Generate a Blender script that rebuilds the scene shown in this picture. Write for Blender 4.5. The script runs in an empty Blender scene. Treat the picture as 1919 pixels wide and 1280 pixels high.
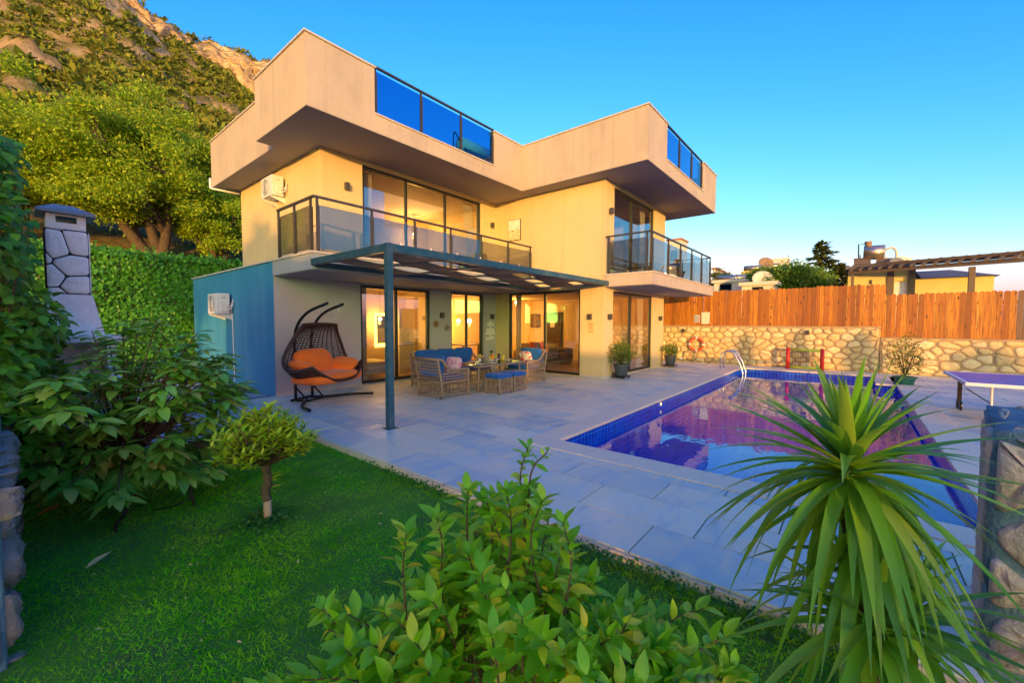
import bpy, bmesh, math, random
import numpy as np
from mathutils import Vector, Matrix, noise as mnoise

random.seed(7)
RNG = np.random.default_rng(11)
SC = bpy.context.scene
COL = SC.collection
R = math.radians

# ------------------------------------------------------------------ camera
CAM_LOC = Vector((0.0, 0.0, 1.65))
YAW, PITCH, ROLL, FPX, WPX = R(39.464), R(-2.608), R(0.152), 776.15, 1919.0
fw = Vector((math.cos(YAW) * math.cos(PITCH), math.sin(YAW) * math.cos(PITCH), math.sin(PITCH)))
rt = fw.cross(Vector((0, 0, 1))).normalized()
up = rt.cross(fw)
rt, up = rt * math.cos(ROLL) + up * math.sin(ROLL), up * math.cos(ROLL) - rt * math.sin(ROLL)
cam = bpy.data.cameras.new("camera")
cam.sensor_fit = 'HORIZONTAL'
cam.sensor_width = 36.0
cam.lens = FPX / WPX * 36.0
cam.clip_start = 0.05
cam.clip_end = 6000
camo = bpy.data.objects.new("camera", cam)
COL.objects.link(camo)
camo.matrix_world = Matrix(((rt.x, up.x, -fw.x, CAM_LOC.x), (rt.y, up.y, -fw.y, CAM_LOC.y),
                            (rt.z, up.z, -fw.z, CAM_LOC.z), (0, 0, 0, 1)))
SC.camera = camo

# ------------------------------------------------------------------ sky, sun, exposure
SUN_EL, SUN_TRAVEL = R(3.2), R(42.0)        # light travels along +X turned towards +Y
world = bpy.data.worlds.new("World")
SC.world = world
world.use_nodes = True
wn, wl = world.node_tree.nodes, world.node_tree.links
wn.clear()
sky = wn.new('ShaderNodeTexSky')
sky.sky_type = 'NISHITA'
sky.sun_disc = False
sky.sun_elevation = SUN_EL
sky.sun_rotation = math.pi / 2 - (SUN_TRAVEL + math.pi)
sky.altitude = 0
sky.air_density = 1.0
sky.dust_density = 1.2
sky.ozone_density = 3.0
# one colour response for the whole sky: stronger separation of the channels, with a shoulder
sep = wn.new('ShaderNodeSeparateColor')
cmb = wn.new('ShaderNodeCombineColor')
bg = wn.new('ShaderNodeBackground')
bg.inputs['Strength'].default_value = 0.15
wo = wn.new('ShaderNodeOutputWorld')
wl.new(sky.outputs[0], sep.inputs[0])
for ch, gain, power, top in ((0, 1.36, 2.7, 3.4), (1, 0.545, 1.34, 7.0), (2, 0.70, 0.60, 4.0)):
    pw = wn.new('ShaderNodeMath'); pw.operation = 'POWER'; pw.inputs[1].default_value = power
    mu = wn.new('ShaderNodeMath'); mu.operation = 'MULTIPLY'; mu.inputs[1].default_value = gain
    mn = wn.new('ShaderNodeMath'); mn.operation = 'MINIMUM'; mn.inputs[1].default_value = top
    wl.new(sep.outputs[ch], pw.inputs[0]); wl.new(pw.outputs[0], mu.inputs[0]); wl.new(mu.outputs[0], mn.inputs[0])
    wl.new(mn.outputs[0], cmb.inputs[ch])
wl.new(cmb.outputs[0], bg.inputs['Color'])
wl.new(bg.outputs[0], wo.inputs['Surface'])

sun = bpy.data.lights.new("sun", 'SUN')
sun.energy = 0.51
sun.angle = R(0.5)
sun.color = (1.0, 0.48, 0.13)
suno = bpy.data.objects.new("sun", sun)
COL.objects.link(suno)
tv = Vector((math.cos(SUN_TRAVEL) * math.cos(SUN_EL), math.sin(SUN_TRAVEL) * math.cos(SUN_EL), -math.sin(SUN_EL)))
suno.rotation_euler = tv.to_track_quat('-Z', 'Y').to_euler()
suno.location = (-20, -10, 12)

SC.view_settings.view_transform = 'Standard'
SC.view_settings.look = 'None'
SC.view_settings.gamma = 1.0
SC.view_settings.exposure = 3.32
SC.cycles.use_denoising = True
SC.cycles.max_bounces = 8
SC.cycles.diffuse_bounces = 3
SC.cycles.glossy_bounces = 4
SC.cycles.transmission_bounces = 4
SC.cycles.transparent_max_bounces = 12
SC.cycles.caustics_reflective = False
SC.cycles.caustics_refractive = False
SC.cycles.sample_clamp_indirect = 6.0

# ------------------------------------------------------------------ materials
MATS = {}
def srgb(r, g, b):
    f = lambda c: (c / 255 / 12.92) if c <= 10 else ((c / 255 + 0.055) / 1.055) ** 2.4
    return (f(r), f(g), f(b))

def nodes_of(name):
    m = bpy.data.materials.new(name)
    m.use_nodes = True
    nt = m.node_tree
    nt.nodes.clear()
    out = nt.nodes.new('ShaderNodeOutputMaterial')
    MATS[name] = m
    return m, nt, out

def N(nt, typ, **kw):
    n = nt.nodes.new(typ)
    for k, v in kw.items():
        if k.startswith('i_'):
            n.inputs[k[2:].replace('_', ' ')].default_value = v
        else:
            setattr(n, k, v)
    return n

def c4(c):
    return (c[0], c[1], c[2], 1.0)

def mixcol(nt, fac, a, b, blend='MIX'):
    n = nt.nodes.new('ShaderNodeMix')
    n.data_type = 'RGBA'
    n.blend_type = blend
    for sock, v in ((n.inputs[0], fac), (n.inputs[6], a), (n.inputs[7], b)):
        if hasattr(v, 'is_output') or isinstance(v, bpy.types.NodeSocket):
            nt.links.new(v, sock)
        elif isinstance(v, (int, float)):
            sock.default_value = v
        else:
            sock.default_value = c4(v)
    return n.outputs[2]

def ramp(nt, fac, stops):
    n = nt.nodes.new('ShaderNodeValToRGB')
    while len(n.color_ramp.elements) < len(stops):
        n.color_ramp.elements.new(0.5)
    for e, (p, c) in zip(n.color_ramp.elements, stops):
        e.position = p
        e.color = c4(c) if not isinstance(c, (int, float)) else (c, c, c, 1)
    nt.links.new(fac, n.inputs[0])
    return n.outputs[0]

def noise_tex(nt, scale, detail=4, rough=0.55, coord='Object', stretch=None, dist=0.0):
    tc = nt.nodes.new('ShaderNodeTexCoord')
    src = tc.outputs[coord]
    if stretch:
        mp = nt.nodes.new('ShaderNodeMapping')
        mp.inputs['Scale'].default_value = stretch
        nt.links.new(src, mp.inputs[0])
        src = mp.outputs[0]
    n = nt.nodes.new('ShaderNodeTexNoise')
    n.inputs['Scale'].default_value = scale
    n.inputs['Detail'].default_value = detail
    n.inputs['Roughness'].default_value = rough
    n.inputs['Distortion'].default_value = dist
    nt.links.new(src, n.inputs['Vector'])
    return n.outputs['Fac']

def obj_random(nt):
    a = nt.nodes.new('ShaderNodeObjectInfo').outputs['Random']
    b = nt.nodes.new('ShaderNodeNewGeometry').outputs['Random Per Island']
    s = nt.nodes.new('ShaderNodeMath'); s.operation = 'ADD'
    f = nt.nodes.new('ShaderNodeMath'); f.operation = 'FRACT'
    nt.links.new(a, s.inputs[0]); nt.links.new(b, s.inputs[1]); nt.links.new(s.outputs[0], f.inputs[0])
    return f.outputs[0]

def mat(name, col, col2=None, rough=0.7, vscale=2.5, contrast=(0.35, 0.7), bump=0.0, bscale=40.0, metal=0.0,
        spec=0.4, stretch=None, rand=None, coat=0.0, dirt=None, sheen=0.0, streak=0.0):
    if name in MATS:
        return MATS[name]
    m, nt, out = nodes_of(name)
    p = nt.nodes.new('ShaderNodeBsdfPrincipled')
    nt.links.new(p.outputs[0], out.inputs[0])
    p.inputs['Roughness'].default_value = rough
    p.inputs['Metallic'].default_value = metal
    p.inputs['Specular IOR Level'].default_value = spec
    p.inputs['Coat Weight'].default_value = coat
    p.inputs['Sheen Weight'].default_value = sheen
    base = None
    if col2 is not None:
        f = noise_tex(nt, vscale, 5, 0.6, stretch=stretch)
        f = ramp(nt, f, [(contrast[0], 0.0), (contrast[1], 1.0)])
        base = mixcol(nt, f, col, col2)
    if rand is not None:
        r = obj_random(nt)
        rc = ramp(nt, r, [(i / max(1, len(rand) - 1), c) for i, c in enumerate(rand)])
        base = rc if base is None else mixcol(nt, 0.55, base, rc)
    if dirt is not None:
        f = noise_tex(nt, dirt[1], 6, 0.65, stretch=dirt[2] if len(dirt) > 2 else None)
        f = ramp(nt, f, [(0.48, 0.0), (0.75, 0.8)])
        base = mixcol(nt, f, base if base is not None else col, dirt[0])
    if streak:
        f = noise_tex(nt, 1.0, 4, 0.6, stretch=(5, 5, 0.16))
        f = ramp(nt, f, [(0.52, 0.0), (0.72, streak)])
        base = mixcol(nt, f, base if base is not None else col, tuple(c * 0.6 for c in col))
    if base is None:
        p.inputs['Base Color'].default_value = c4(col)
    else:
        nt.links.new(base, p.inputs['Base Color'])
    if bump > 0:
        b = nt.nodes.new('ShaderNodeBump')
        b.inputs['Strength'].default_value = bump
        b.inputs['Distance'].default_value = 0.02
        nt.links.new(noise_tex(nt, bscale, 5, 0.6, stretch=stretch), b.inputs['Height'])
        nt.links.new(b.outputs[0], p.inputs['Normal'])
    return m

def leaf_mat(name, cols, rough=0.45, trans=0.35, spec=0.4, tcol=None):
    if name in MATS:
        return MATS[name]
    m, nt, out = nodes_of(name)
    r = obj_random(nt)
    c = ramp(nt, r, [(i / max(1, len(cols) - 1), k) for i, k in enumerate(cols)])
    p = nt.nodes.new('ShaderNodeBsdfPrincipled')
    p.inputs['Roughness'].default_value = rough
    p.inputs['Specular IOR Level'].default_value = spec
    nt.links.new(c, p.inputs['Base Color'])
    t = nt.nodes.new('ShaderNodeBsdfTranslucent')
    tc = mixcol(nt, 0.5, c, tcol or (0.35, 0.5, 0.03))
    nt.links.new(tc, t.inputs[0])
    mx = nt.nodes.new('ShaderNodeMixShader')
    mx.inputs[0].default_value = trans
    nt.links.new(p.outputs[0], mx.inputs[1]); nt.links.new(t.outputs[0], mx.inputs[2])
    nt.links.new(mx.outputs[0], out.inputs[0])
    return m

def glass_mat(name, tint, refl=0.06, ior=1.5, rough=0.0, gcol=(1, 1, 1), bump=None):
    m, nt, out = nodes_of(name)
    # Schlick reflectance from either side of the pane
    ge = nt.nodes.new('ShaderNodeNewGeometry')
    dt_ = nt.nodes.new('ShaderNodeVectorMath'); dt_.operation = 'DOT_PRODUCT'
    nt.links.new(ge.outputs['Incoming'], dt_.inputs[0]); nt.links.new(ge.outputs['Normal'], dt_.inputs[1])
    def math_(op, a, b=None, clamp=False):
        n = nt.nodes.new('ShaderNodeMath'); n.operation = op; n.use_clamp = clamp
        for k, v in enumerate((a, b)):
            if v is None:
                continue
            if isinstance(v, (int, float)):
                n.inputs[k].default_value = v
            else:
                nt.links.new(v, n.inputs[k])
        return n.outputs[0]
    r0 = ((ior - 1) / (ior + 1)) ** 2
    inv = math_('SUBTRACT', 1.0, math_('ABSOLUTE', dt_.outputs['Value']), True)
    sch = math_('ADD', math_('MULTIPLY', math_('POWER', inv, 5.0), 1 - r0), r0 + refl, True)
    tr = nt.nodes.new('ShaderNodeBsdfTransparent'); tr.inputs[0].default_value = c4(tint)
    gl = nt.nodes.new('ShaderNodeBsdfGlossy'); gl.inputs['Roughness'].default_value = rough
    gl.inputs['Color'].default_value = c4(gcol)
    mx = nt.nodes.new('ShaderNodeMixShader')
    nt.links.new(sch, mx.inputs[0]); nt.links.new(tr.outputs[0], mx.inputs[1]); nt.links.new(gl.outputs[0], mx.inputs[2])
    nt.links.new(mx.outputs[0], out.inputs[0])
    if bump:
        b = nt.nodes.new('ShaderNodeBump')
        b.inputs['Strength'].default_value = bump[0]; b.inputs['Distance'].default_value = bump[2]
        nt.links.new(noise_tex(nt, bump[1], 2, 0.5, stretch=bump[3] if len(bump) > 3 else None), b.inputs['Height'])
        nt.links.new(b.outputs[0], gl.inputs['Normal']); nt.links.new(b.outputs[0], dt_.inputs[1])
    return m

def emit_mat(name, col, strength):
    m, nt, out = nodes_of(name)
    e = nt.nodes.new('ShaderNodeEmission')
    e.inputs[0].default_value = c4(col); e.inputs[1].default_value = strength
    nt.links.new(e.outputs[0], out.inputs[0])
    return m

def M(name):
    return MATS[name]

# ------------------------------------------------------------------ mesh building
class MB:
    def __init__(self):
        self.v, self.f = [], []
    def add(self, vs, fs):
        o = len(self.v)
        self.v += [tuple(p) for p in vs]
        self.f += [tuple(i + o for i in f) for f in fs]
        return self
    def box(self, x0, x1, y0, y1, z0, z1):
        return self.add([(x0, y0, z0), (x1, y0, z0), (x1, y1, z0), (x0, y1, z0), (x0, y0, z1), (x1, y0, z1), (x1, y1, z1), (x0, y1, z1)],
                        [(0, 3, 2, 1), (4, 5, 6, 7), (0, 1, 5, 4), (1, 2, 6, 5), (2, 3, 7, 6), (3, 0, 4, 7)])
    def obox(self, c, s, rz=0.0, rx=0.0, ry=0.0):
        m = Matrix.Translation(c) @ Matrix.Rotation(rz, 4, 'Z') @ Matrix.Rotation(ry, 4, 'Y') @ Matrix.Rotation(rx, 4, 'X')
        b = MB().box(-s[0] / 2, s[0] / 2, -s[1] / 2, s[1] / 2, -s[2] / 2, s[2] / 2)
        return self.add([m @ Vector(p) for p in b.v], b.f)
    def bar(self, a, b, w, h, upv=(0, 0, 1)):
        a, b = Vector(a), Vector(b)
        d = (b - a)
        L = d.length
        d = d / L
        u = Vector(upv)
        if abs(d.dot(u)) > 0.98:
            u = Vector((1, 0, 0))
        s = d.cross(u).normalized(); u = s.cross(d)
        vs = []
        for t in (0, L):
            for i, j in ((-1, -1), (1, -1), (1, 1), (-1, 1)):
                vs.append(a + d * t + s * (i * w / 2) + u * (j * h / 2))
        return self.add(vs, [(0, 1, 2, 3), (4, 7, 6, 5), (0, 4, 5, 1), (1, 5, 6, 2), (2, 6, 7, 3), (3, 7, 4, 0)])
    def tube(self, pts, r, seg=8, closed=False, cap=True):
        pts = [Vector(p) for p in pts]
        n = len(pts)
        rs = list(r) if hasattr(r, '__len__') else [r] * n
        rings, prev = [], None
        for i, p in enumerate(pts):
            if closed:
                d = pts[(i + 1) % n] - pts[i - 1]
            else:
                d = pts[min(i + 1, n - 1)] - pts[max(i - 1, 0)]
            if d.length < 1e-9:
                d = Vector((0, 0, 1))
            d.normalize()
            if prev is None:
                a = Vector((0, 0, 1)) if abs(d.z) < 0.9 else Vector((1, 0, 0))
                s = d.cross(a).normalized()
            else:
                s = (prev - d * prev.dot(d))
                s = s.normalized() if s.length > 1e-6 else d.orthogonal().normalized()
            prev = s
            t = d.cross(s)
            rings.append([p + (s * math.cos(2 * math.pi * k / seg) + t * math.sin(2 * math.pi * k / seg)) * rs[i] for k in range(seg)])
        vs = [q for rg in rings for q in rg]
        fs = []
        for i in range(n if closed else n - 1):
            j = (i + 1) % n
            for k in range(seg):
                fs.append((i * seg + k, i * seg + (k + 1) % seg, j * seg + (k + 1) % seg, j * seg + k))
        if cap and not closed:
            fs.append(tuple(reversed(range(seg))))
            fs.append(tuple((n - 1) * seg + k for k in range(seg)))
        return self.add(vs, fs)
    def lathe(self, prof, c=(0, 0, 0), seg=20):
        vs, fs = [], []
        n = len(prof)
        for r, z in prof:
            for k in range(seg):
                a = 2 * math.pi * k / seg
                vs.append((c[0] + r * math.cos(a), c[1] + r * math.sin(a), c[2] + z))
        for i in range(n - 1):
            for k in range(seg):
                fs.append((i * seg + k, i * seg + (k + 1) % seg, (i + 1) * seg + (k + 1) % seg, (i + 1) * seg + k))
        fs.append(tuple(reversed(range(seg)))); fs.append(tuple((n - 1) * seg + k for k in range(seg)))
        return self.add(vs, fs)
    def prism(self, poly, axis, a, b):
        # poly: 2-D outline; axis 'x' -> (y,z), 'y' -> (x,z), 'z' -> (x,y)
        n = len(poly)
        def P(u, w, t):
            return {'x': (t, u, w), 'y': (u, t, w), 'z': (u, w, t)}[axis]
        vs = [P(u, w, a) for u, w in poly] + [P(u, w, b) for u, w in poly]
        fs = [tuple(range(n)), tuple(reversed(range(n, 2 * n)))]
        fs += [(i, n + i, n + (i + 1) % n, (i + 1) % n) for i in range(n)]
        return self.add(vs, fs)
    def ball(self, c, r, seg=10, rings=7, sq=1.0, jit=0.0):
        vs, fs = [], []
        rx, ry, rz = (r, r, r) if not hasattr(r, '__len__') else r
        sg = lambda t: math.copysign(abs(t) ** sq, t)
        for i in range(rings + 1):
            th = math.pi * i / rings - math.pi / 2
            for k in range(seg):
                a = 2 * math.pi * k / seg
                q = 1 + (random.uniform(-jit, jit) if jit else 0)
                vs.append((c[0] + rx * sg(math.cos(th)) * sg(math.cos(a)) * q, c[1] + ry * sg(math.cos(th)) * sg(math.sin(a)) * q, c[2] + rz * sg(math.sin(th)) * q))
        for i in range(rings):
            for k in range(seg):
                fs.append((i * seg + k, i * seg + (k + 1) % seg, (i + 1) * seg + (k + 1) % seg, (i + 1) * seg + k))
        return self.add(vs, fs)
    def xf(self, m):
        self.v = [tuple(m @ Vector(p)) for p in self.v]
        return self
    def mesh(self, name, mt=None, smooth=False):
        me = bpy.data.meshes.new(name)
        me.from_pydata(self.v, [], self.f)
        bm = bmesh.new(); bm.from_mesh(me)
        bmesh.ops.recalc_face_normals(bm, faces=bm.faces)
        bm.to_mesh(me); bm.free()
        if mt is not None:
            me.materials.append(M(mt) if isinstance(mt, str) else mt)
        if smooth:
            me.polygons.foreach_set('use_smooth', [True] * len(me.polygons))
        me.update()
        return me
    def build(self, name, mt=None, parent=None, smooth=False, bevel=0.0, kind=None, label=None):
        return link(name, self.mesh(name, mt, smooth), parent, bevel, kind, label)

def world_of(o):
    m = o.matrix_parent_inverse @ o.matrix_basis
    return world_of(o.parent) @ m if o.parent else o.matrix_basis.copy()

def link(name, me, parent=None, bevel=0.0, kind=None, label=None, mw=None):
    o = bpy.data.objects.new(name, me)
    COL.objects.link(o)
    if parent is not None:
        o.parent = parent
        o.matrix_parent_inverse = world_of(parent).inverted()
    if mw is not None:
        o.matrix_basis = mw
    if bevel:
        b = o.modifiers.new('bevel', 'BEVEL'); b.width = bevel; b.segments = 2; b.limit_method = 'ANGLE'; b.angle_limit = R(40)
    if kind:
        o['kind'] = kind
    if label:
        o['label'] = label
    return o

def thing(name, label, cat, loc, group=None):
    o = bpy.data.objects.new(name, None)
    COL.objects.link(o)
    o.location = loc
    o.empty_display_size = 0.1
    bpyl = Matrix.Translation(loc)
    o.matrix_basis = bpyl
    return tag(o, label, cat, group)

def tag(o, label, cat, group=None):
    o['label'] = label; o['category'] = cat
    if group:
        o['group'] = group
    return o

def struct(o, label=None):
    o['kind'] = 'structure'
    if label:
        o['label'] = label
    return o

def big_mesh(name, V, F, mt, smooth=False):
    """V (n,3) float array, F (m,k) int array"""
    V = np.asarray(V, np.float32); F = np.asarray(F, np.int32)
    me = bpy.data.meshes.new(name)
    k = F.shape[1]
    me.vertices.add(len(V)); me.vertices.foreach_set('co', V.ravel())
    me.loops.add(F.size); me.loops.foreach_set('vertex_index', F.ravel())
    me.polygons.add(len(F))
    me.polygons.foreach_set('loop_start', np.arange(0, F.size, k, dtype=np.int32))
    me.polygons.foreach_set('loop_total', np.full(len(F), k, np.int32))
    if smooth:
        me.polygons.foreach_set('use_smooth', np.ones(len(F), bool))
    me.materials.append(M(mt) if isinstance(mt, str) else mt)
    me.update(calc_edges=True)
    return me

def curve_pts(pts, n=8):
    """Catmull-Rom through pts"""
    P = [Vector(p) for p in pts]
    P = [P[0] * 2 - P[1]] + P + [P[-1] * 2 - P[-2]]
    out = []
    for i in range(1, len(P) - 2):
        for k in range(n):
            t = k / n
            a, b, c, d = P[i - 1], P[i], P[i + 1], P[i + 2]
            out.append(0.5 * ((2 * b) + (c - a) * t + (2 * a - 5 * b + 4 * c - d) * t * t + (3 * b - a - 3 * c + d) * t ** 3))
    out.append(P[-2])
    return out

# ------------------------------------------------------------------ leaves
def leaf_template(L=1.0, Wd=0.35, curve=0.25, fold=0.25, seg=4, peak=0.45, wave=0.0):
    """blade along +Y, normal +Z; returns V, F(quads)"""
    V, F = [], []
    for i in range(seg + 1):
        t = i / seg
        w = Wd / 2 * (math.sin(math.pi * t ** (math.log(0.5) / math.log(peak))) ** 0.9 if 0 < t < 1 else 0.03)
        y = L * (t - 0.15 * curve * t * t)
        z = -curve * L * t * t + wave * math.sin(6 * t) * L * 0.05
        V += [(-w, y, z + fold * w), (0, y, z), (w, y, z + fold * w)]
    for i in range(seg):
        a = i * 3
        F += [(a, a + 1, a + 4, a + 3), (a + 1, a + 2, a + 5, a + 4)]
    return np.array(V), np.array(F)

FLAT = (np.array([(0, 0, 0), (0.27, 0.45, 0.05), (0, 1, -0.12), (-0.27, 0.45, 0.05)]), np.array([(0, 1, 2, 3)]))

def frames(D, Nh):
    D = D / np.linalg.norm(D, axis=1, keepdims=True)
    X = np.cross(D, Nh); X /= np.linalg.norm(X, axis=1, keepdims=True) + 1e-9
    Z = np.cross(X, D)
    return np.stack([X, D, Z], axis=2)      # columns

def replicate(tV, tF, P, Fr, S):
    n, k = len(P), len(tV)
    V = np.einsum('nij,kj->nki', Fr, tV) * S[:, None, None] + P[:, None, :]
    F = tF[None] + (np.arange(n) * k)[:, None, None]
    return V.reshape(-1, 3), F.reshape(-1, tF.shape[1])

def unit(n):
    v = RNG.normal(size=(n, 3))
    return v / np.linalg.norm(v, axis=1, keepdims=True)

def pix(P):
    d = np.asarray(P) - np.array(CAM_LOC)
    z = d @ np.array(fw)
    return 959.5 + FPX * (d @ np.array(rt)) / z, 640 - FPX * (d @ np.array(up)) / z, z

def leaves(parent, P, D, Nh, S, templ, mt, n_single, name='leaf', mass='leaves'):
    """the nearest n_single leaves in the frame are objects sharing one mesh, the rest one joined part"""
    tV, tF = templ
    Fr = frames(D, Nh)
    x, y, z = pix(P)
    score = np.where((z > 0.1) & (x > -20) & (x < 1940) & (y > -20) & (y < 1300), z + RNG.random(len(P)) * 0.02, 1e6 + z)
    order = np.argsort(score)
    single, rest = order[:n_single], order[n_single:]
    if n_single:
        me = big_mesh(name, tV, tF, mt, True)
        for i in single:
            m = Matrix.Translation(Vector(P[i])) @ Matrix([[float(Fr[i][a][b]) for b in range(3)] for a in range(3)]).to_4x4() @ Matrix.Scale(float(S[i]), 4)
            link(name, me, parent, mw=m)
    if len(rest):
        V, F = replicate(tV, tF, P[rest], Fr[rest], S[rest])
        link(mass, big_mesh(mass, V, F, mt, True), parent, kind='stuff')
# ------------------------------------------------------------------ palette
mat('wall_paint', (0.74, 0.56, 0.29), (0.69, 0.51, 0.26), rough=0.85, vscale=0.8, bump=0.15, bscale=120, dirt=((0.62, 0.47, 0.25), 0.9, (1.3, 1.3, 0.6)), streak=0.22)
mat('fascia_paint', (0.56, 0.45, 0.34), (0.51, 0.41, 0.31), rough=0.85, vscale=1.0, bump=0.15, bscale=120, dirt=((0.40, 0.32, 0.26), 0.8, (1.6, 1.6, 0.9)), streak=0.35)
mat('grey_paint', (0.44, 0.46, 0.46), (0.40, 0.42, 0.42), rough=0.85, vscale=0.8, bump=0.12, bscale=120)
mat('blue_paint', (0.03, 0.23, 0.40), (0.04, 0.27, 0.45), rough=0.75, vscale=0.7, contrast=(0.3, 0.8), bump=0.12, bscale=120, dirt=((0.10, 0.32, 0.46), 0.8, (1.6, 1.6, 0.5)), streak=0.2)
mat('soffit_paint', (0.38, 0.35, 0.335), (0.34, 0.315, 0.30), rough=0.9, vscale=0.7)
mat('coping_stone', (0.62, 0.56, 0.48), (0.5, 0.45, 0.4), rough=0.7, vscale=4)
mat('dark_frame', (0.018, 0.020, 0.023), rough=0.4, spec=0.5)
mat('rail_metal', (0.075, 0.066, 0.062), (0.06, 0.055, 0.052), rough=0.38, metal=0.3, vscale=6)
mat('pergola_metal', (0.020, 0.085, 0.125), (0.035, 0.105, 0.14), rough=0.45, vscale=3, dirt=((0.12, 0.15, 0.16), 6, (1, 1, 1)))
mat('canopy_fabric', (0.22, 0.15, 0.10), (0.18, 0.12, 0.08), rough=0.95, vscale=2, sheen=0.2)
mat('black_metal', (0.012, 0.012, 0.013), rough=0.35, metal=0.2)
mat('chrome', (0.82, 0.8, 0.78), rough=0.12, metal=1.0)
mat('white_plastic', (0.72, 0.72, 0.70), (0.64, 0.64, 0.62), rough=0.45, vscale=3)
mat('grey_plastic', (0.20, 0.21, 0.22), rough=0.5)
mat('white_paint', (0.78, 0.76, 0.72), rough=0.7)
mat('lamp_body', (0.06, 0.055, 0.055), rough=0.4)
mat('interior_wall', (0.74, 0.55, 0.26), (0.70, 0.50, 0.23), rough=0.9)
mat('interior_floor', (0.28, 0.15, 0.06), (0.22, 0.11, 0.04), rough=0.35, stretch=(1, 8, 1))
mat('curtain_cloth', (0.80, 0.72, 0.58), rough=0.95)
mat('rattan', (0.40, 0.28, 0.19), (0.30, 0.20, 0.13), rough=0.6, vscale=60, bump=0.6, bscale=180)
mat('rattan_dark', (0.055, 0.026, 0.018), (0.035, 0.018, 0.013), rough=0.5, vscale=60, bump=0.5, bscale=180)
mat('blue_fabric', (0.008, 0.115, 0.42), (0.006, 0.095, 0.36), rough=0.9, vscale=8, bump=0.2, bscale=300, sheen=0.15)
mat('orange_fabric', (0.95, 0.20, 0.012), (0.88, 0.17, 0.01), rough=0.9, vscale=6, bump=0.2, bscale=300, sheen=0.2)
mat('pool_coping', (0.88, 0.72, 0.48), (0.80, 0.65, 0.44), rough=0.65, vscale=5, bump=0.2, bscale=60, rand=[(0.84, 0.70, 0.50), (0.92, 0.76, 0.52), (0.82, 0.70, 0.54)])
mat('mortar', (0.30, 0.27, 0.23), (0.25, 0.22, 0.19), rough=0.95, vscale=9, bump=0.6, bscale=60)
mat('mortar_warm', (0.48, 0.34, 0.17), (0.40, 0.28, 0.14), rough=0.95, vscale=7, bump=0.6, bscale=60)
mat('wall_stone', (0.84, 0.64, 0.30), (0.58, 0.42, 0.20), rough=0.9, vscale=9, bump=1.0, bscale=22, rand=[(0.84, 0.66, 0.32), (0.66, 0.44, 0.18), (0.90, 0.76, 0.44), (0.56, 0.44, 0.26), (0.80, 0.54, 0.20)])
mat('near_stone', (0.58, 0.50, 0.40), (0.34, 0.31, 0.28), rough=0.95, vscale=7, bump=1.0, bscale=30, rand=[(0.62, 0.49, 0.35), (0.52, 0.46, 0.38), (0.66, 0.53, 0.41)], dirt=((0.20, 0.18, 0.16), 9))
mat('near_mortar', (0.09, 0.20, 0.25), (0.20, 0.30, 0.33), rough=0.95, vscale=6, bump=0.9, bscale=50)
mat('shade_stone', (0.30, 0.25, 0.20), (0.14, 0.14, 0.15), rough=0.95, vscale=8, bump=1.0, bscale=30, rand=[(0.30, 0.24, 0.19), (0.22, 0.22, 0.22), (0.34, 0.27, 0.20)])  # darker stone colour that stands in for the shade under the creeper
mat('soil', (0.10, 0.07, 0.045), (0.06, 0.045, 0.03), rough=1.0, vscale=12, bump=0.8, bscale=50)
mat('bark', (0.14, 0.09, 0.06), (0.07, 0.05, 0.035), rough=0.95, vscale=14, bump=0.9, bscale=50, stretch=(1, 1, 0.3))
mat('cut_wood', (0.46, 0.33, 0.20), (0.36, 0.25, 0.15), rough=0.85, vscale=10, stretch=(1, 1, .2))
mat('pale_bark', (0.56, 0.50, 0.42), (0.40, 0.34, 0.27), rough=0.9, vscale=16, bump=0.5, bscale=60)
mat('clay', (0.30, 0.19, 0.11), rough=0.9)
mat('pot_grey', (0.055, 0.07, 0.085), (0.045, 0.055, 0.07), rough=0.55, vscale=5)
mat('pot_green', (0.02, 0.12, 0.09), rough=0.5)

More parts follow.
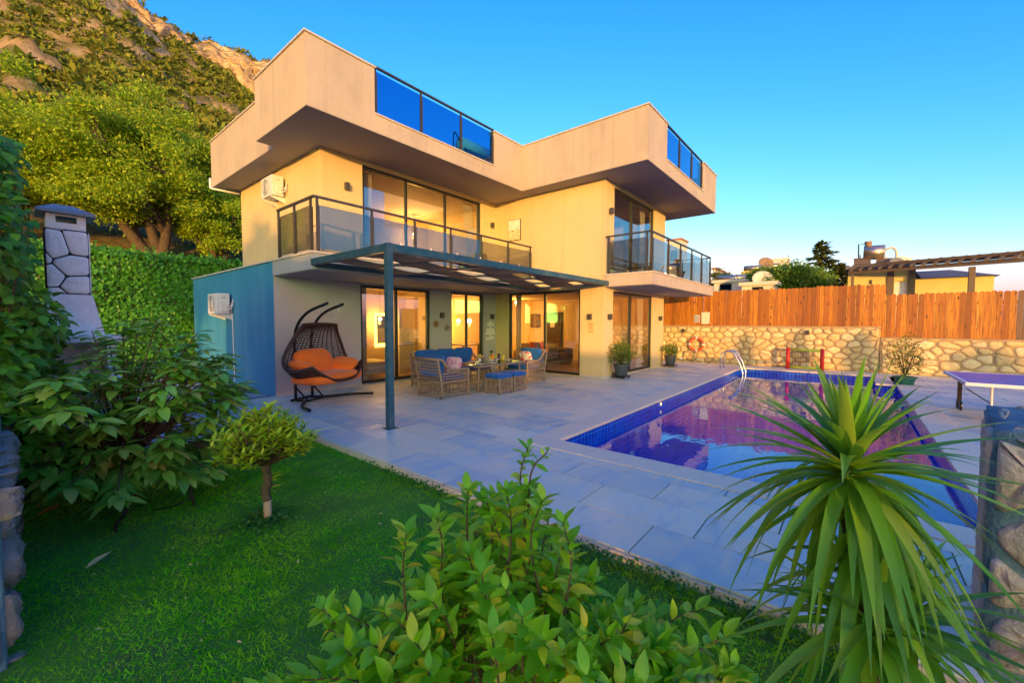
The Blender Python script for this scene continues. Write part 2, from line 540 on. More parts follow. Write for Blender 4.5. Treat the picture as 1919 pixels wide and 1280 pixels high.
def wood_mat(name, cols, knots=True):
    m, nt, out = nodes_of(name)
    p = nt.nodes.new('ShaderNodeBsdfPrincipled'); nt.links.new(p.outputs[0], out.inputs[0])
    p.inputs['Roughness'].default_value = 0.62
    r = obj_random(nt)
    c = ramp(nt, r, [(i / (len(cols) - 1), k) for i, k in enumerate(cols)])
    oi = nt.nodes.new('ShaderNodeObjectInfo')
    tc = nt.nodes.new('ShaderNodeTexCoord')
    ad = nt.nodes.new('ShaderNodeVectorMath'); ad.operation = 'ADD'
    sc = nt.nodes.new('ShaderNodeVectorMath'); sc.operation = 'SCALE'; sc.inputs[3].default_value = 40
    cb = nt.nodes.new('ShaderNodeCombineXYZ')
    for i in range(3):
        nt.links.new(oi.outputs['Random'], cb.inputs[i])
    nt.links.new(cb.outputs[0], sc.inputs[0]); nt.links.new(sc.outputs[0], ad.inputs[1]); nt.links.new(tc.outputs['Object'], ad.inputs[0])
    mp = nt.nodes.new('ShaderNodeMapping'); mp.inputs['Scale'].default_value = (6, 22, 1.0)
    nt.links.new(ad.outputs[0], mp.inputs[0])
    n1 = nt.nodes.new('ShaderNodeTexNoise'); n1.inputs['Scale'].default_value = 1.6; n1.inputs['Detail'].default_value = 6; n1.inputs['Distortion'].default_value = 0.6
    nt.links.new(mp.outputs[0], n1.inputs['Vector'])
    f = ramp(nt, n1.outputs['Fac'], [(0.4, 0.0), (0.72, 1.0)])
    c2 = mixcol(nt, f, c, (0.20, 0.065, 0.012))
    mp2 = nt.nodes.new('ShaderNodeMapping'); mp2.inputs['Scale'].default_value = (5, 7, 2.6)
    nt.links.new(ad.outputs[0], mp2.inputs[0])
    vo = nt.nodes.new('ShaderNodeTexVoronoi'); vo.inputs['Scale'].default_value = 0.9
    nt.links.new(mp2.outputs[0], vo.inputs['Vector'])
    kn = ramp(nt, vo.outputs['Distance'], [(0.05, 1.0), (0.22, 0.0)])
    c3 = mixcol(nt, kn, c2, (0.075, 0.022, 0.006))
    nt.links.new(c3, p.inputs['Base Color'])
    b = nt.nodes.new('ShaderNodeBump'); b.inputs['Strength'].default_value = 0.4; b.inputs['Distance'].default_value = 0.01
    nt.links.new(n1.outputs['Fac'], b.inputs['Height']); nt.links.new(b.outputs[0], p.inputs['Normal'])
    return m
wood_mat('fence_wood', [(0.50, 0.16, 0.008), (0.64, 0.23, 0.012), (0.36, 0.105, 0.006), (0.56, 0.18, 0.008), (0.70, 0.28, 0.015), (0.26, 0.075, 0.005), (0.54, 0.19, 0.010)])
wood_mat('grey_wood', [(0.20, 0.14, 0.09), (0.16, 0.11, 0.075)])
wood_mat('red_wood', [(0.22, 0.085, 0.055), (0.17, 0.065, 0.045), (0.25, 0.10, 0.06)])

def tile_mat():
    m, nt, out = nodes_of('patio_stone')
    p = nt.nodes.new('ShaderNodeBsdfPrincipled'); nt.links.new(p.outputs[0], out.inputs[0])
    r = nt.nodes.new('ShaderNodeObjectInfo')
    c = ramp(nt, r.outputs['Random'], [(0.0, (0.60, 0.68, 0.59)), (0.12, (0.94, 0.80, 0.54)), (0.25, (0.46, 0.58, 0.55)), (0.4, (0.76, 0.79, 0.63)), (0.52, (0.95, 0.81, 0.53)), (0.65, (0.54, 0.66, 0.61)), (0.82, (0.38, 0.51, 0.51)), (1.0, (0.84, 0.83, 0.64))])
    cb = nt.nodes.new('ShaderNodeCombineXYZ')
    for i in range(3):
        nt.links.new(r.outputs['Random'], cb.inputs[i])
    sc = nt.nodes.new('ShaderNodeVectorMath'); sc.operation = 'SCALE'; sc.inputs[3].default_value = 33
    ad = nt.nodes.new('ShaderNodeVectorMath'); ad.operation = 'ADD'
    tc = nt.nodes.new('ShaderNodeTexCoord')
    nt.links.new(cb.outputs[0], sc.inputs[0]); nt.links.new(sc.outputs[0], ad.inputs[1]); nt.links.new(tc.outputs['Object'], ad.inputs[0])
    mp = nt.nodes.new('ShaderNodeMapping'); mp.inputs['Rotation'].default_value = (0, 0, 0.5); mp.inputs['Scale'].default_value = (1.2, 3.2, 1)
    nt.links.new(ad.outputs[0], mp.inputs[0])
    n = nt.nodes.new('ShaderNodeTexNoise'); n.inputs['Scale'].default_value = 1.5; n.inputs['Detail'].default_value = 6; n.inputs['Distortion'].default_value = 0.8
    nt.links.new(mp.outputs[0], n.inputs['Vector'])
    f = ramp(nt, n.outputs['Fac'], [(0.42, 0.0), (0.68, 0.85)])
    c2 = mixcol(nt, f, c, (0.86, 0.74, 0.50))
    f2 = ramp(nt, n.outputs['Fac'], [(0.28, 0.6), (0.45, 0.0)])
    c3 = mixcol(nt, f2, c2, (0.40, 0.52, 0.54))
    nt.links.new(c3, p.inputs['Base Color'])
    rr = ramp(nt, n.outputs['Fac'], [(0.3, 0.42), (0.7, 0.62)])
    nt.links.new(rr, p.inputs['Roughness'])
    b = nt.nodes.new('ShaderNodeBump'); b.inputs['Strength'].default_value = 0.2; b.inputs['Distance'].default_value = 0.008
    nt.links.new(noise_tex(nt, 14, 6, 0.6), b.inputs['Height']); nt.links.new(b.outputs[0], p.inputs['Normal'])
tile_mat()

def mosaic_mat():
    m, nt, out = nodes_of('pool_mosaic')
    p = nt.nodes.new('ShaderNodeBsdfPrincipled'); nt.links.new(p.outputs[0], out.inputs[0])
    p.inputs['Roughness'].default_value = 0.2
    ge = nt.nodes.new('ShaderNodeNewGeometry'); tc = nt.nodes.new('ShaderNodeTexCoord')
    sx = nt.nodes.new('ShaderNodeSeparateXYZ'); nt.links.new(tc.outputs['Object'], sx.inputs[0])
    sn = nt.nodes.new('ShaderNodeSeparateXYZ'); nt.links.new(ge.outputs['Normal'], sn.inputs[0])
    def grid(sock):
        a = nt.nodes.new('ShaderNodeMath'); a.operation = 'MULTIPLY'; a.inputs[1].default_value = 1 / 0.11
        nt.links.new(sock, a.inputs[0])
        f = nt.nodes.new('ShaderNodeMath'); f.operation = 'FRACT'; nt.links.new(a.outputs[0], f.inputs[0])
        g = nt.nodes.new('ShaderNodeMath'); g.operation = 'LESS_THAN'; g.inputs[1].default_value = 0.09
        nt.links.new(f.outputs[0], g.inputs[0])
        fl = nt.nodes.new('ShaderNodeMath'); fl.operation = 'FLOOR'; nt.links.new(a.outputs[0], fl.inputs[0])
        return g.outputs[0], fl.outputs[0]
    lines, cells = [], []
    for i in range(3):
        g, fl = grid(sx.outputs[i])
        ab = nt.nodes.new('ShaderNodeMath'); ab.operation = 'ABSOLUTE'; nt.links.new(sn.outputs[i], ab.inputs[0])
        inv = nt.nodes.new('ShaderNodeMath'); inv.operation = 'SUBTRACT'; inv.inputs[0].default_value = 1; nt.links.new(ab.outputs[0], inv.inputs[1])
        mu = nt.nodes.new('ShaderNodeMath'); mu.operation = 'MULTIPLY'; nt.links.new(g, mu.inputs[0]); nt.links.new(inv.outputs[0], mu.inputs[1])
        lines.append(mu.outputs[0]); cells.append(fl)
    mx = lines[0]
    for l in lines[1:]:
        k = nt.nodes.new('ShaderNodeMath'); k.operation = 'MAXIMUM'; nt.links.new(mx, k.inputs[0]); nt.links.new(l, k.inputs[1]); mx = k.outputs[0]
    cb = nt.nodes.new('ShaderNodeCombineXYZ')
    for i in range(3):
        nt.links.new(cells[i], cb.inputs[i])
    wn_ = nt.nodes.new('ShaderNodeTexWhiteNoise'); nt.links.new(cb.outputs[0], wn_.inputs['Vector'])
    tcol = ramp(nt, wn_.outputs['Value'], [(0.0, (0.001, 0.026, 0.42)), (0.5, (0.001, 0.045, 0.56)), (1.0, (0.002, 0.075, 0.68))])
    c = mixcol(nt, mx, tcol, (0.05, 0.30, 0.80))
    nt.links.new(c, p.inputs['Base Color'])
mosaic_mat()
glass_mat('pool_water', (0.55, 0.84, 0.99), refl=0.0, ior=1.32, gcol=(0.8, 0.92, 1.0), bump=(0.06, 3.0, 0.05, (1, 1.6, 1)))
glass_mat('window_glass', (0.88, 0.87, 0.85), refl=0.17, ior=1.5)
glass_mat('smoked_glass', (0.52, 0.56, 0.60), refl=0.08, ior=1.5)
glass_mat('blue_glass', (0.16, 0.48, 0.74), refl=0.01, ior=1.45)
emit_mat('warm_glow', (1.0, 0.62, 0.18), 14.0)
emit_mat('pool_lamp_lens', (1.0, 0.75, 0.4), 0.16)

# ------------------------------------------------------------------ ground, lawn, patio, pool
PX0, PX1, PY0, PY1, PXN, PYN = 4.82, 17.2, -0.97, 3.16, 15.0, -0.55   # pool and its notch
def sheet(xs, ys, z, skip):
    b = MB()
    idx = {}
    def vid(i, j):
        if (i, j) not in idx:
            idx[(i, j)] = len(b.v); b.v.append((xs[i], ys[j], z))
        return idx[(i, j)]
    for i in range(len(xs) - 1):
        for j in range(len(ys) - 1):
            cx, cy = (xs[i] + xs[i + 1]) / 2, (ys[j] + ys[j + 1]) / 2
            if not skip(cx, cy):
                b.f.append((vid(i, j), vid(i + 1, j), vid(i + 1, j + 1), vid(i, j + 1)))
    return b
mat('ground_earth', (0.16, 0.12, 0.07), (0.09, 0.09, 0.04), rough=1.0, vscale=0.15, bump=0.5, bscale=3)
in_pool = lambda x, y: PX0 - 0.1 < x < PX1 + 0.1 and PY0 - 0.1 < y < PY1 + 0.1
struct(sheet([-3000, -0.6, PX0 - 0.1, PX1 + 0.1, 3000], [-3000, PY0 - 0.1, PY1 + 0.1, 17, 3000], -0.16, in_pool).build('ground', 'ground_earth'))
mat('lawn_soil', (0.07, 0.24, 0.015), (0.09, 0.24, 0.02), rough=1.0, vscale=5, bump=0.6, bscale=60, dirt=((0.10, 0.085, 0.03), 2.0))
lawn = struct(MB().box(-0.6, 2.78, -4.0, 9.6, -0.15, -0.085).build('lawn', 'lawn_soil'))

# patio bed and slabs
CW = 0.36
def in_pool2(x, y):
    return PX0 - CW < x < PX1 + CW and PY0 - CW < y < PY1 + CW
patio = struct(sheet([2.82, PX0 - CW, PX1 + CW, 18.5], [-5.5, PY0 - CW, PY1 + CW, 10.2], -0.02, in_pool2).build('patio', 'mortar'))
TL, TW_, TT, JG = 1.0, 0.5, 0.02, 0.011
tile_mesh = {}
def patio_tile(x0, x1, y0, y1):
    k = (round(x1 - x0, 3), round(y1 - y0, 3))
    if k not in tile_mesh:
        tile_mesh[k] = MB().box(-k[0] / 2 + JG / 2, k[0] / 2 - JG / 2, -k[1] / 2 + JG / 2, k[1] / 2 - JG / 2, -TT + 0.003, 0).mesh('tile', 'patio_stone')
    link('tile', tile_mesh[k], patio, mw=Matrix.Translation(((x0 + x1) / 2, (y0 + y1) / 2, random.uniform(-0.0012, 0.0012))))
def house_foot(x, y):
    return (y > 9.9 and x < 11.2) or (x > 11.15 and y > 5.75 and x < 15.9)
rects = [(2.78, PX0 - CW, -2.6, 9.85), (PX0 - CW, 11.1, PY1 + CW, 9.85), (11.1, PX1 + CW, PY1 + CW, 5.62), (PX1 + CW, 18.35, -4.6, 5.62), (PX0 - CW, PX1 + CW, -4.6, PY0 - CW), (15.98, 18.35, 5.62, 8.5)]
n_t = 0
for (a, b_, c, d) in rects:
    row = 0
    x = a
    while x < b_ - 0.02:
        w = min(TW_, b_ - x)
        if b_ - (x + w) < 0.12:
            w = b_ - x
        y = c - (0.5 * TL if row % 2 else 0.0) - random.choice([0, 0.2])
        while y < d - 0.02:
            y0, y1 = max(y, c), min(y + TL, d)
            if y1 - y0 > 0.03:
                patio_tile(x, x + w, y0, y1); n_t += 1
            y += TL
        x += w; row += 1
# edge strip of the patio facing the lawn
MB().box(2.765, 2.80, -2.6, 9.6, -0.15, -0.022).build('edge_strip', 'pool_coping', patio)

# pool: basin, coping stones, water
pool = struct(bpy.data.objects.new('pool', None)); COL.objects.link(pool)
WZ = -0.19
outl = [(PX0, PY0), (PXN, PY0), (PXN, PYN), (PX1, PYN), (PX1, PY1), (PX0, PY1)]
b = MB()
n = len(outl)
DEEP = -1.45
b.v = [(x, y, -0.03) for x, y in outl] + [(x, y, DEEP) for x, y in outl]
b.f = [(i, (i + 1) % n, n + (i + 1) % n, n + i) for i in range(n)] + [(n, n + 1, n + 2, n + 5), (n + 2, n + 3, n + 4, n + 5)]
b.build('basin', 'pool_mosaic', pool)
# steps in the near corner, below the water
MB().box(PX0 + 0.003, PX0 + 1.1, PY0 + 0.003, PY0 + 0.4, DEEP + 0.003, -0.6).build('step', 'pool_mosaic', pool)
wo_ = link('water', big_mesh('water', [(x, y, WZ) for x, y in outl], [(0, 1, 2, 5), (2, 3, 4, 5)], 'pool_water')); struct(wo_, 'still blue swimming pool water')
# coping stones
def coping_run(x0, x1, y0, y1, along):
    L = 0.95
    t = x0 if along == 'x' else y0
    e = x1 if along == 'x' else y1
    while t < e - 0.01:
        q = min(t + L, e)
        if e - q < 0.25:
            q = e
        bb = MB()
        g = 0.002
        if along == 'x':
            bb.box(t + g, q - g, y0, y1, -0.035, 0.012)
        else:
            bb.box(x0, x1, t + g, q - g, -0.035, 0.012)
        bb.build('coping_stone', 'pool_coping', pool, bevel=0.006)
        t = q
O = 0.03
coping_run(PX0 - CW + 0.003, PX0 + O, PY0 - CW, PY1 + CW - 0.003, 'y')
coping_run(PX0 + O, PX1 + CW - 0.003, PY1 - O, PY1 + CW - 0.003, 'x')
coping_run(PX1 - O, PX1 + CW - 0.003, PYN + O, PY1 - O, 'y')
coping_run(PX0 + O, PXN + CW, PY0 - CW + 0.003, PY0 + O, 'x')
coping_run(PXN - O, PX1 + CW - 0.003, PYN - CW + 0.01, PYN + O, 'x')
# round inlets on the pool wall and a lit lens
for x, z in ((5.6, -0.75), (7.4, -0.85)):
    MB().lathe([(0.09, 0), (0.085, 0.02), (0.0, 0.02)], (0, 0, 0), 14).xf(Matrix.Translation((x, PY1 - 0.002, z)) @ Matrix.Rotation(R(90), 4, 'X')).build('inlet', 'white_plastic', pool)

# grass blades
def grass():
    n = 230000
    x = RNG.uniform(-0.55, 2.775, n); y = RNG.uniform(-1.2, 9.5, n)
    d = np.hypot(x, y)
    keep = RNG.random(n) < np.clip(3.4 / (d + 0.4), 0.3, 1.0)
    x, y = x[keep], y[keep]
    n = len(x)
    # patchiness
    ph = np.sin(x * 2.3 + 1.1 * np.sin(y * 1.7)) * np.cos(y * 1.9 + 0.7 * np.sin(x * 3.1))
    P = np.stack([x, y, np.full(n, -0.087)], 1)
    D = np.stack([RNG.normal(0, .55, n), RNG.normal(0, .55, n), np.full(n, 0.5)], 1)
    Nh = np.stack([RNG.normal(size=n), RNG.normal(size=n), np.zeros(n)], 1)
    S = (0.030 + 0.012 * ph + RNG.normal(0, .007, n)).clip(0.010, 0.07)
    edge = (x > 2.62)
    S = np.where(edge, S * 1.5, S)
    tV = np.array([(-0.075, 0, 0), (0.075, 0, 0), (0.05, 0.55, -0.05), (-0.05, 0.55, -0.05), (0.0, 1.0, -0.25), (0.001, 1.0, -0.25)])
    tF = np.array([(0, 1, 2, 3), (3, 2, 5, 4)])
    V, F = replicate(tV, tF, P, frames(D, Nh), S)
    link('grass', big_mesh('grass', V, F, 'grass_blade'), None, kind='stuff', label='short green lawn grass beside the stone patio')
def patchy_leaf(name, cols, tcol, dry):
    m = leaf_mat(name, cols, rough=0.9, trans=0.45, spec=0.0, tcol=tcol)
    nt = m.node_tree
    p = next(n for n in nt.nodes if n.type == 'BSDF_PRINCIPLED'); t = next(n for n in nt.nodes if n.type == 'BSDF_TRANSLUCENT')
    f1 = ramp(nt, noise_tex(nt, 1.3, 5, 0.65), [(0.42, 0.0), (0.70, 0.75)])
    f2 = ramp(nt, noise_tex(nt, 2.6, 5, 0.65, stretch=(1, 1.4, 1)), [(0.38, 0.65), (0.56, 0.0)])
    for n in (p, t):
        sk = n.inputs[0]; src = sk.links[0].from_socket
        c = mixcol(nt, f1, src, dry)
        c = mixcol(nt, f2, c, (0.035, 0.32, 0.012))
        nt.links.new(c, sk)
    return m
patchy_leaf('grass_blade', [(0.08, 0.50, 0.006), (0.15, 0.70, 0.008), (0.10, 0.58, 0.006), (0.24, 0.76, 0.01), (0.13, 0.64, 0.008), (0.55, 0.58, 0.08)], (0.14, 0.8, 0.01), (0.42, 0.62, 0.04))
#leaf_mat('grass_blade', [(0.07, 0.42, 0.012), (0.13, 0.60, 0.015), (0.09, 0.50, 0.012), (0.20, 0.66, 0.02), (0.11, 0.54, 0.014), (0.42, 0.50, 0.08)], rough=0.6, trans=0.45, spec=0.15, tcol=(0.12, 0.7, 0.02))
grass()

# weeds along the patio edge
leaf_mat('weed_leaf', [(0.03, 0.16, 0.02), (0.05, 0.22, 0.025), (0.02, 0.11, 0.015)], trans=0.3)
nW = 1500
wy = np.concatenate([RNG.normal(c, s, nW // 5) for c, s in ((1.9, .25), (1.2, .3), (0.4, .35), (3.6, .5), (-0.6, .5))])
wx = 2.72 - np.abs(RNG.normal(0, 0.07, len(wy)))
P = np.stack([wx, wy, -0.08 + RNG.uniform(0.01, 0.085, len(wy))], 1)
V, F = replicate(*leaf_template(1, .7, .3, .2, 2), P, frames(unit(len(wy)) + (0, 0, .3), unit(len(wy)) * .5 + (0, 0, 1)), RNG.uniform(.02, .045, len(wy)))
link('weeds', big_mesh('weeds', V, F, 'weed_leaf', True), None, kind='stuff', label='low green weeds along the patio edge')

# ------------------------------------------------------------------ mountain
def fbm(x, y, z, oct=5, H=0.9, lac=2.1):
    return mnoise.fractal(Vector((x, y, z)), H, lac, oct)

def mountain():
    xs = np.concatenate([np.arange(-150, -40, 3.0), np.arange(-40, 90, 1.0), np.arange(90, 330, 5.0)])
    vs_ = np.concatenate([np.linspace(0, 0.62, 120, endpoint=False), np.linspace(0.62, 0.88, 80, endpoint=False), np.linspace(0.88, 1, 14)])
    V = np.zeros((len(xs), len(vs_), 3))
    for i, X in enumerate(xs):
        ridge = 84 + (26 - X) * 0.22 if X < 26 else 84 - (X - 26) * 0.02 - max(0, X - 58) * 0.95
        ridge = max(ridge, 6) + 2.2 * fbm(X * 0.05, 3.3, 0, 4) + 1.2 * fbm(X * .21, 7.7, 0, 3)
        yr = 146 + 7 * fbm(X * 0.03, 9.1, 2.0, 4)
        cl = min(13, ridge * .3) * (0.75 + 0.5 * fbm(X * 0.05, 1.7, 5.0, 3))      # cliff height
        if X < 0:
            cl *= max(0.35, 1 + X / 90)
        zb = ridge - cl
        for j, v in enumerate(vs_):
            if v < 0.62:
                t = v / 0.62
                Y = 19 + (yr - 7 - 19) * t; z = 3.2 + (zb - 3.2) * (0.55 * t + 0.45 * t * t)
                a = min(1, t * 6)
                z += a * (2.2 * fbm(X * .045, Y * .045, 0, 5) + 0.7 * fbm(X * .2, Y * .2, 4.0, 4))
                # rock ribs and outcrops on the slope
                rk = fbm(X * .06 + 3.1, Y * .05, 8.0, 4)
                if rk > 0.25:
                    z += a * min(3.5, (rk - 0.25) * 9) * (1 + .5 * fbm(X * .4, Y * .4, 1.0, 3))
            elif v < 0.88:
                t = (v - 0.62) / 0.26
                Y = yr - 7 + 6.5 * t ** 1.3; z = zb + cl * t
                e = math.sin(math.pi * min(1, t * 1.02)) ** 0.5
                Y -= e * (3.2 * fbm(X * .16, z * .05, 2.0, 5) + 2.4 * abs(fbm(X * .42, z * .16, 6.0, 5)) + 1.1 * fbm(X * .9, z * .5, 9.0, 4))
                z += e * .8 * fbm(X * .3, z * .3, 11.0, 4)
            else:
                t = (v - 0.88) / 0.12
                Y = yr - .5 + 70 * t; z = ridge + 1.0 * math.sin(t * 3) - 14 * t * t + .5 * fbm(X * .3, Y * .3, 0, 3) * (1 if t > 0 else 0)
            V[i, j] = (X, Y, z)
    ni, nj = len(xs), len(vs_)
    I, J = np.meshgrid(np.arange(ni - 1), np.arange(nj - 1), indexing='ij')
    a = (I * nj + J).ravel()
    F = np.stack([a, a + nj, a + nj + 1, a + 1], 1)
    o = link('mountain', big_mesh('mountain', V.reshape(-1, 3), F, 'mountain_side', True))
    struct(o, 'rocky scrub covered mountain rising behind the house')
    return V, xs, vs_

def mountain_mat():
    m, nt, out = nodes_of('mountain_side')
    p = nt.nodes.new('ShaderNodeBsdfPrincipled'); nt.links.new(p.outputs[0], out.inputs[0])
    p.inputs['Roughness'].default_value = 1.0; p.inputs['Specular IOR Level'].default_value = 0.1
    ge = nt.nodes.new('ShaderNodeNewGeometry')
    sn = nt.nodes.new('ShaderNodeSeparateXYZ'); nt.links.new(ge.outputs['Normal'], sn.inputs[0])
    steep = ramp(nt, sn.outputs[2], [(0.50, 1.0), (0.74, 0.0)])
    n1 = noise_tex(nt, 0.16, 8, 0.7)
    patch = ramp(nt, n1, [(0.60, 0.0), (0.66, 0.9)])
    mx = nt.nodes.new('ShaderNodeMath'); mx.operation = 'MAXIMUM'; nt.links.new(steep, mx.inputs[0]); nt.links.new(patch, mx.inputs[1])
    n2 = noise_tex(nt, 0.5, 8, 0.7, stretch=(1, 1, .35))
    rock = ramp(nt, n2, [(0.28, (0.20, 0.13, 0.09)), (0.40, (0.52, 0.34, 0.18)), (0.55, (0.74, 0.52, 0.28)), (0.66, (0.80, 0.62, 0.40)), (0.76, (0.40, 0.32, 0.26))])
    n3 = noise_tex(nt, 0.6, 8, 0.7)
    scrub = ramp(nt, n3, [(0.35, (0.11, 0.13, 0.03)), (0.5, (0.26, 0.20, 0.06)), (0.62, (0.44, 0.31, 0.14)), (0.72, (0.16, 0.17, 0.045))])
    c = mixcol(nt, mx.outputs[0], scrub, rock)
    nt.links.new(c, p.inputs['Base Color'])
    b = nt.nodes.new('ShaderNodeBump'); b.inputs['Strength'].default_value = 0.8; b.inputs['Distance'].default_value = 1.0
    nt.links.new(noise_tex(nt, 0.9, 8, 0.75), b.inputs['Height']); nt.links.new(b.outputs[0], p.inputs['Normal'])
mountain_mat()
MV, MXS, MVS = mountain()

def clump_template(n=16):
    u = unit(n); u[:, 2] = np.abs(u[:, 2])
    P = u * RNG.uniform(.45, 1.0, (n, 1)) * np.array([1, 1, .8])
    return replicate(*FLAT, P - u * .35, frames(u + unit(n) * .6, unit(n) + np.array([0, 0, .6])), RNG.uniform(.6, 1.1, n))
leaf_mat('scrub_leaf', [(0.13, 0.19, 0.03), (0.20, 0.26, 0.04), (0.28, 0.27, 0.045), (0.10, 0.15, 0.03), (0.34, 0.30, 0.06), (0.16, 0.23, 0.035)], rough=0.95, trans=0.1, spec=0.1)
def scrub():
    # clumps made of several small leaf tufts, spread over the slope
    ni, nj = len(MXS), len(MVS)
    Vs, Fs, off = [], [], 0
    templ = [clump_template() for _ in range(6)]
    pts = []
    for _ in range(26000):
        x = random.uniform(-45, 85)
        i = int(np.searchsorted(MXS, x))
        j = random.randrange(0, 120) if random.random() < .93 else random.randrange(200, 208)
        j = min(j, nj - 1)
        p = MV[i, j]
        if p[1] < 30:
            continue
        if fbm(p[0] * .09, p[1] * .09, 3.0, 3) + random.uniform(-.3, .3) < -0.32:
            continue
        if fbm(p[0] * .06 + 3.1, p[1] * .05, 8.0, 4) > 0.3 and random.random() < .85:
            continue
        pts.append((p[0] + random.uniform(-.5, .5), p[1] + random.uniform(-.5, .5), p[2]))
    pts = np.array(pts)
    for k, (tV, tF) in enumerate(templ):
        Q = pts[k::6]
        n = len(Q)
        S = RNG.uniform(0.35, 1.15, n) * np.where(RNG.random(n) < .08, 1.7, 1)
        D = np.stack([RNG.normal(size=n), RNG.normal(size=n), np.zeros(n)], 1)
        V, F = replicate(tV, tF, Q, frames(D, np.tile([0, 0, 1.0], (n, 1))), S)
        Vs.append(V); Fs.append(F + off); off += len(V)
    link('scrub', big_mesh('scrub', np.concatenate(Vs), np.concatenate(Fs), 'scrub_leaf', False), None, kind='stuff', label='low dark green scrub bushes dotting the mountain slope')
scrub()
# ------------------------------------------------------------------ the house
def wall_open(axis, c0, c1, u0, u1, z0, z1, openings=()):
    us = sorted({u0, u1, *[o[0] for o in openings], *[o[1] for o in openings]})
    zs = sorted({z0, z1, *[o[2] for o in openings], *[o[3] for o in openings]})
    us = [u for u in us if u0 <= u <= u1]; zs = [z for z in zs if z0 <= z <= z1]
    def solid(i, j):
        if not (0 <= i < len(us) - 1 and 0 <= j < len(zs) - 1):
            return False
        u, z = (us[i] + us[i + 1]) / 2, (zs[j] + zs[j + 1]) / 2
        return not any(o[0] < u < o[1] and o[2] < z < o[3] for o in openings)
    b = MB(); idx = {}
    def vid(i, j, k):
        if (i, j, k) not in idx:
            idx[(i, j, k)] = len(b.v)
            c = (c0, c1)[k]
            b.v.append((c, us[i], zs[j]) if axis == 'x' else (us[i], c, zs[j]))
        return idx[(i, j, k)]
    for i in range(len(us) - 1):
        for j in range(len(zs) - 1):
            if not solid(i, j):
                continue
            for k in (0, 1):
                q = (vid(i, j, k), vid(i + 1, j, k), vid(i + 1, j + 1, k), vid(i, j + 1, k))
                b.f.append(q if k else q[::-1])
            for di, dj, e in ((-1, 0, ((i, j), (i, j + 1))), (1, 0, ((i + 1, j), (i + 1, j + 1))), (0, -1, ((i, j), (i + 1, j))), (0, 1, ((i, j + 1), (i + 1, j + 1)))):
                if not solid(i + di, j + dj):
                    (p, q), (r, s) = e
                    b.f.append((vid(p, q, 0), vid(r, s, 0), vid(r, s, 1), vid(p, q, 1)))
    return b

XL, YF, XW, YW, XE = 3.72, 9.85, 11.05, 5.62, 15.95
SOF = 5.82
house = thing('house', 'two-storey cream villa with deep flat roof overhangs and glazed balconies', 'house', (XL, YF, 0))
H = house
MB().box(XL - 0.005, XL + 0.18, YF + 0.02, 16.0, -0.1, 2.975).build('wall', 'blue_paint', H, label='slate blue painted side wall of the ground floor')
DOOR1, DOOR2 = (5.80, 8.08), (8.93, 10.42)
wall_open('y', YF, YF + 0.2, XL + 0.012, XW + 0.1, -0.1, 2.98, [(DOOR1[0], DOOR1[1], 0.03, 2.62), (DOOR2[0], DOOR2[1], 0.03, 2.62)]).build('wall', 'grey_paint', H)
wall_open('y', YF, YF + 0.2, 4.82, XW + 0.1, 2.98, SOF + 0.1, [(5.90, 10.30, 3.03, 5.70)]).build('wall', 'wall_paint', H)
MB().box(4.815, 5.0, YF + 0.02, 15.1, 2.99, SOF + 0.1).build('wall', 'wall_paint', H)
wall_open('x', XW, XW + 0.2, YW + 0.005, 14.0, -0.1, SOF + 0.1, [(6.42, 9.27, 0.03, 2.66), (10.05, 13.98, 0.0, 2.66)]).build('wall', 'wall_paint', H)
wall_open('y', YW, YW + 0.2, XW + 0.01, XE, -0.1, SOF + 0.1, [(11.62, 14.82, 0.03, 2.62), (11.62, 14.86, 3.07, 5.70)]).build('wall', 'wall_paint', H)
MB().box(XE - 0.2, XE - 0.004, YW + 0.01, 15.1, -0.1, SOF + 0.1).build('wall', 'wall_paint', H)
MB().box(5.0, XE - 0.21, 14.9, 15.1, 2.99, SOF + 0.1).build('wall', 'wall_paint', H)
MB().box(3.9, XE - 0.21, 15.3, 15.5, -0.1, 2.66).build('wall', 'wall_paint', H)
# plinths
MB().box(XL + 0.005, DOOR1[0], YF - 0.015, YF + 0.05, -0.05, 0.07).build('plinth', 'coping_stone', H)
MB().box(XW - 0.015, XW + 0.05, YW - 0.015, 6.40, -0.05, 0.07).box(XW + 0.05, 11.60, YW - 0.015, YW + 0.05, -0.05, 0.07).build('plinth', 'coping_stone', H)
# storey slab, balconies
mat('slab_edge', (0.38, 0.40, 0.40), (0.33, 0.36, 0.37), rough=0.85, vscale=1.2, bump=0.12, bscale=100)
MB().box(XL, XW - 0.003, 7.98, YF + 0.06, 2.672, 2.975).build('balcony_slab', 'slab_edge', H)
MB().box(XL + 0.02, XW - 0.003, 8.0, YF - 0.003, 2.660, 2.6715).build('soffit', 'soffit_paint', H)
MB().box(XL - 0.03, XW - 0.005, 7.95, 8.15, 2.976, 3.012).box(XL - 0.03, XL + 0.17, 8.15, YF + 0.1, 2.976, 3.012).box(XL - 0.045, XL + 0.2, YF + 0.103, 16.03, 2.977, 3.01).build('coping', 'coping_stone', H)
MB().box(XL + 0.17, XW - 0.005, 8.15, YF - 0.002, 2.976, 2.992).build('balcony_floor', 'coping_stone', H)
MB().box(3.9, XE - 0.2, YF + 0.15, 15.3, 2.668, 2.972).build('floor_slab', 'interior_wall', H)
MB().box(XW + 0.19, XE - 0.2, YW + 0.19, YF + 0.15, 2.668, 2.972).build('floor_slab', 'interior_wall', H)
MB().box(5.0, XE - 0.2, YF + 0.2, 14.9, 2.974, 2.988).box(XW + 0.2, XE - 0.2, YW + 0.2, YF + 0.2, 2.974, 2.988).build('wood_floor', 'interior_floor', H)
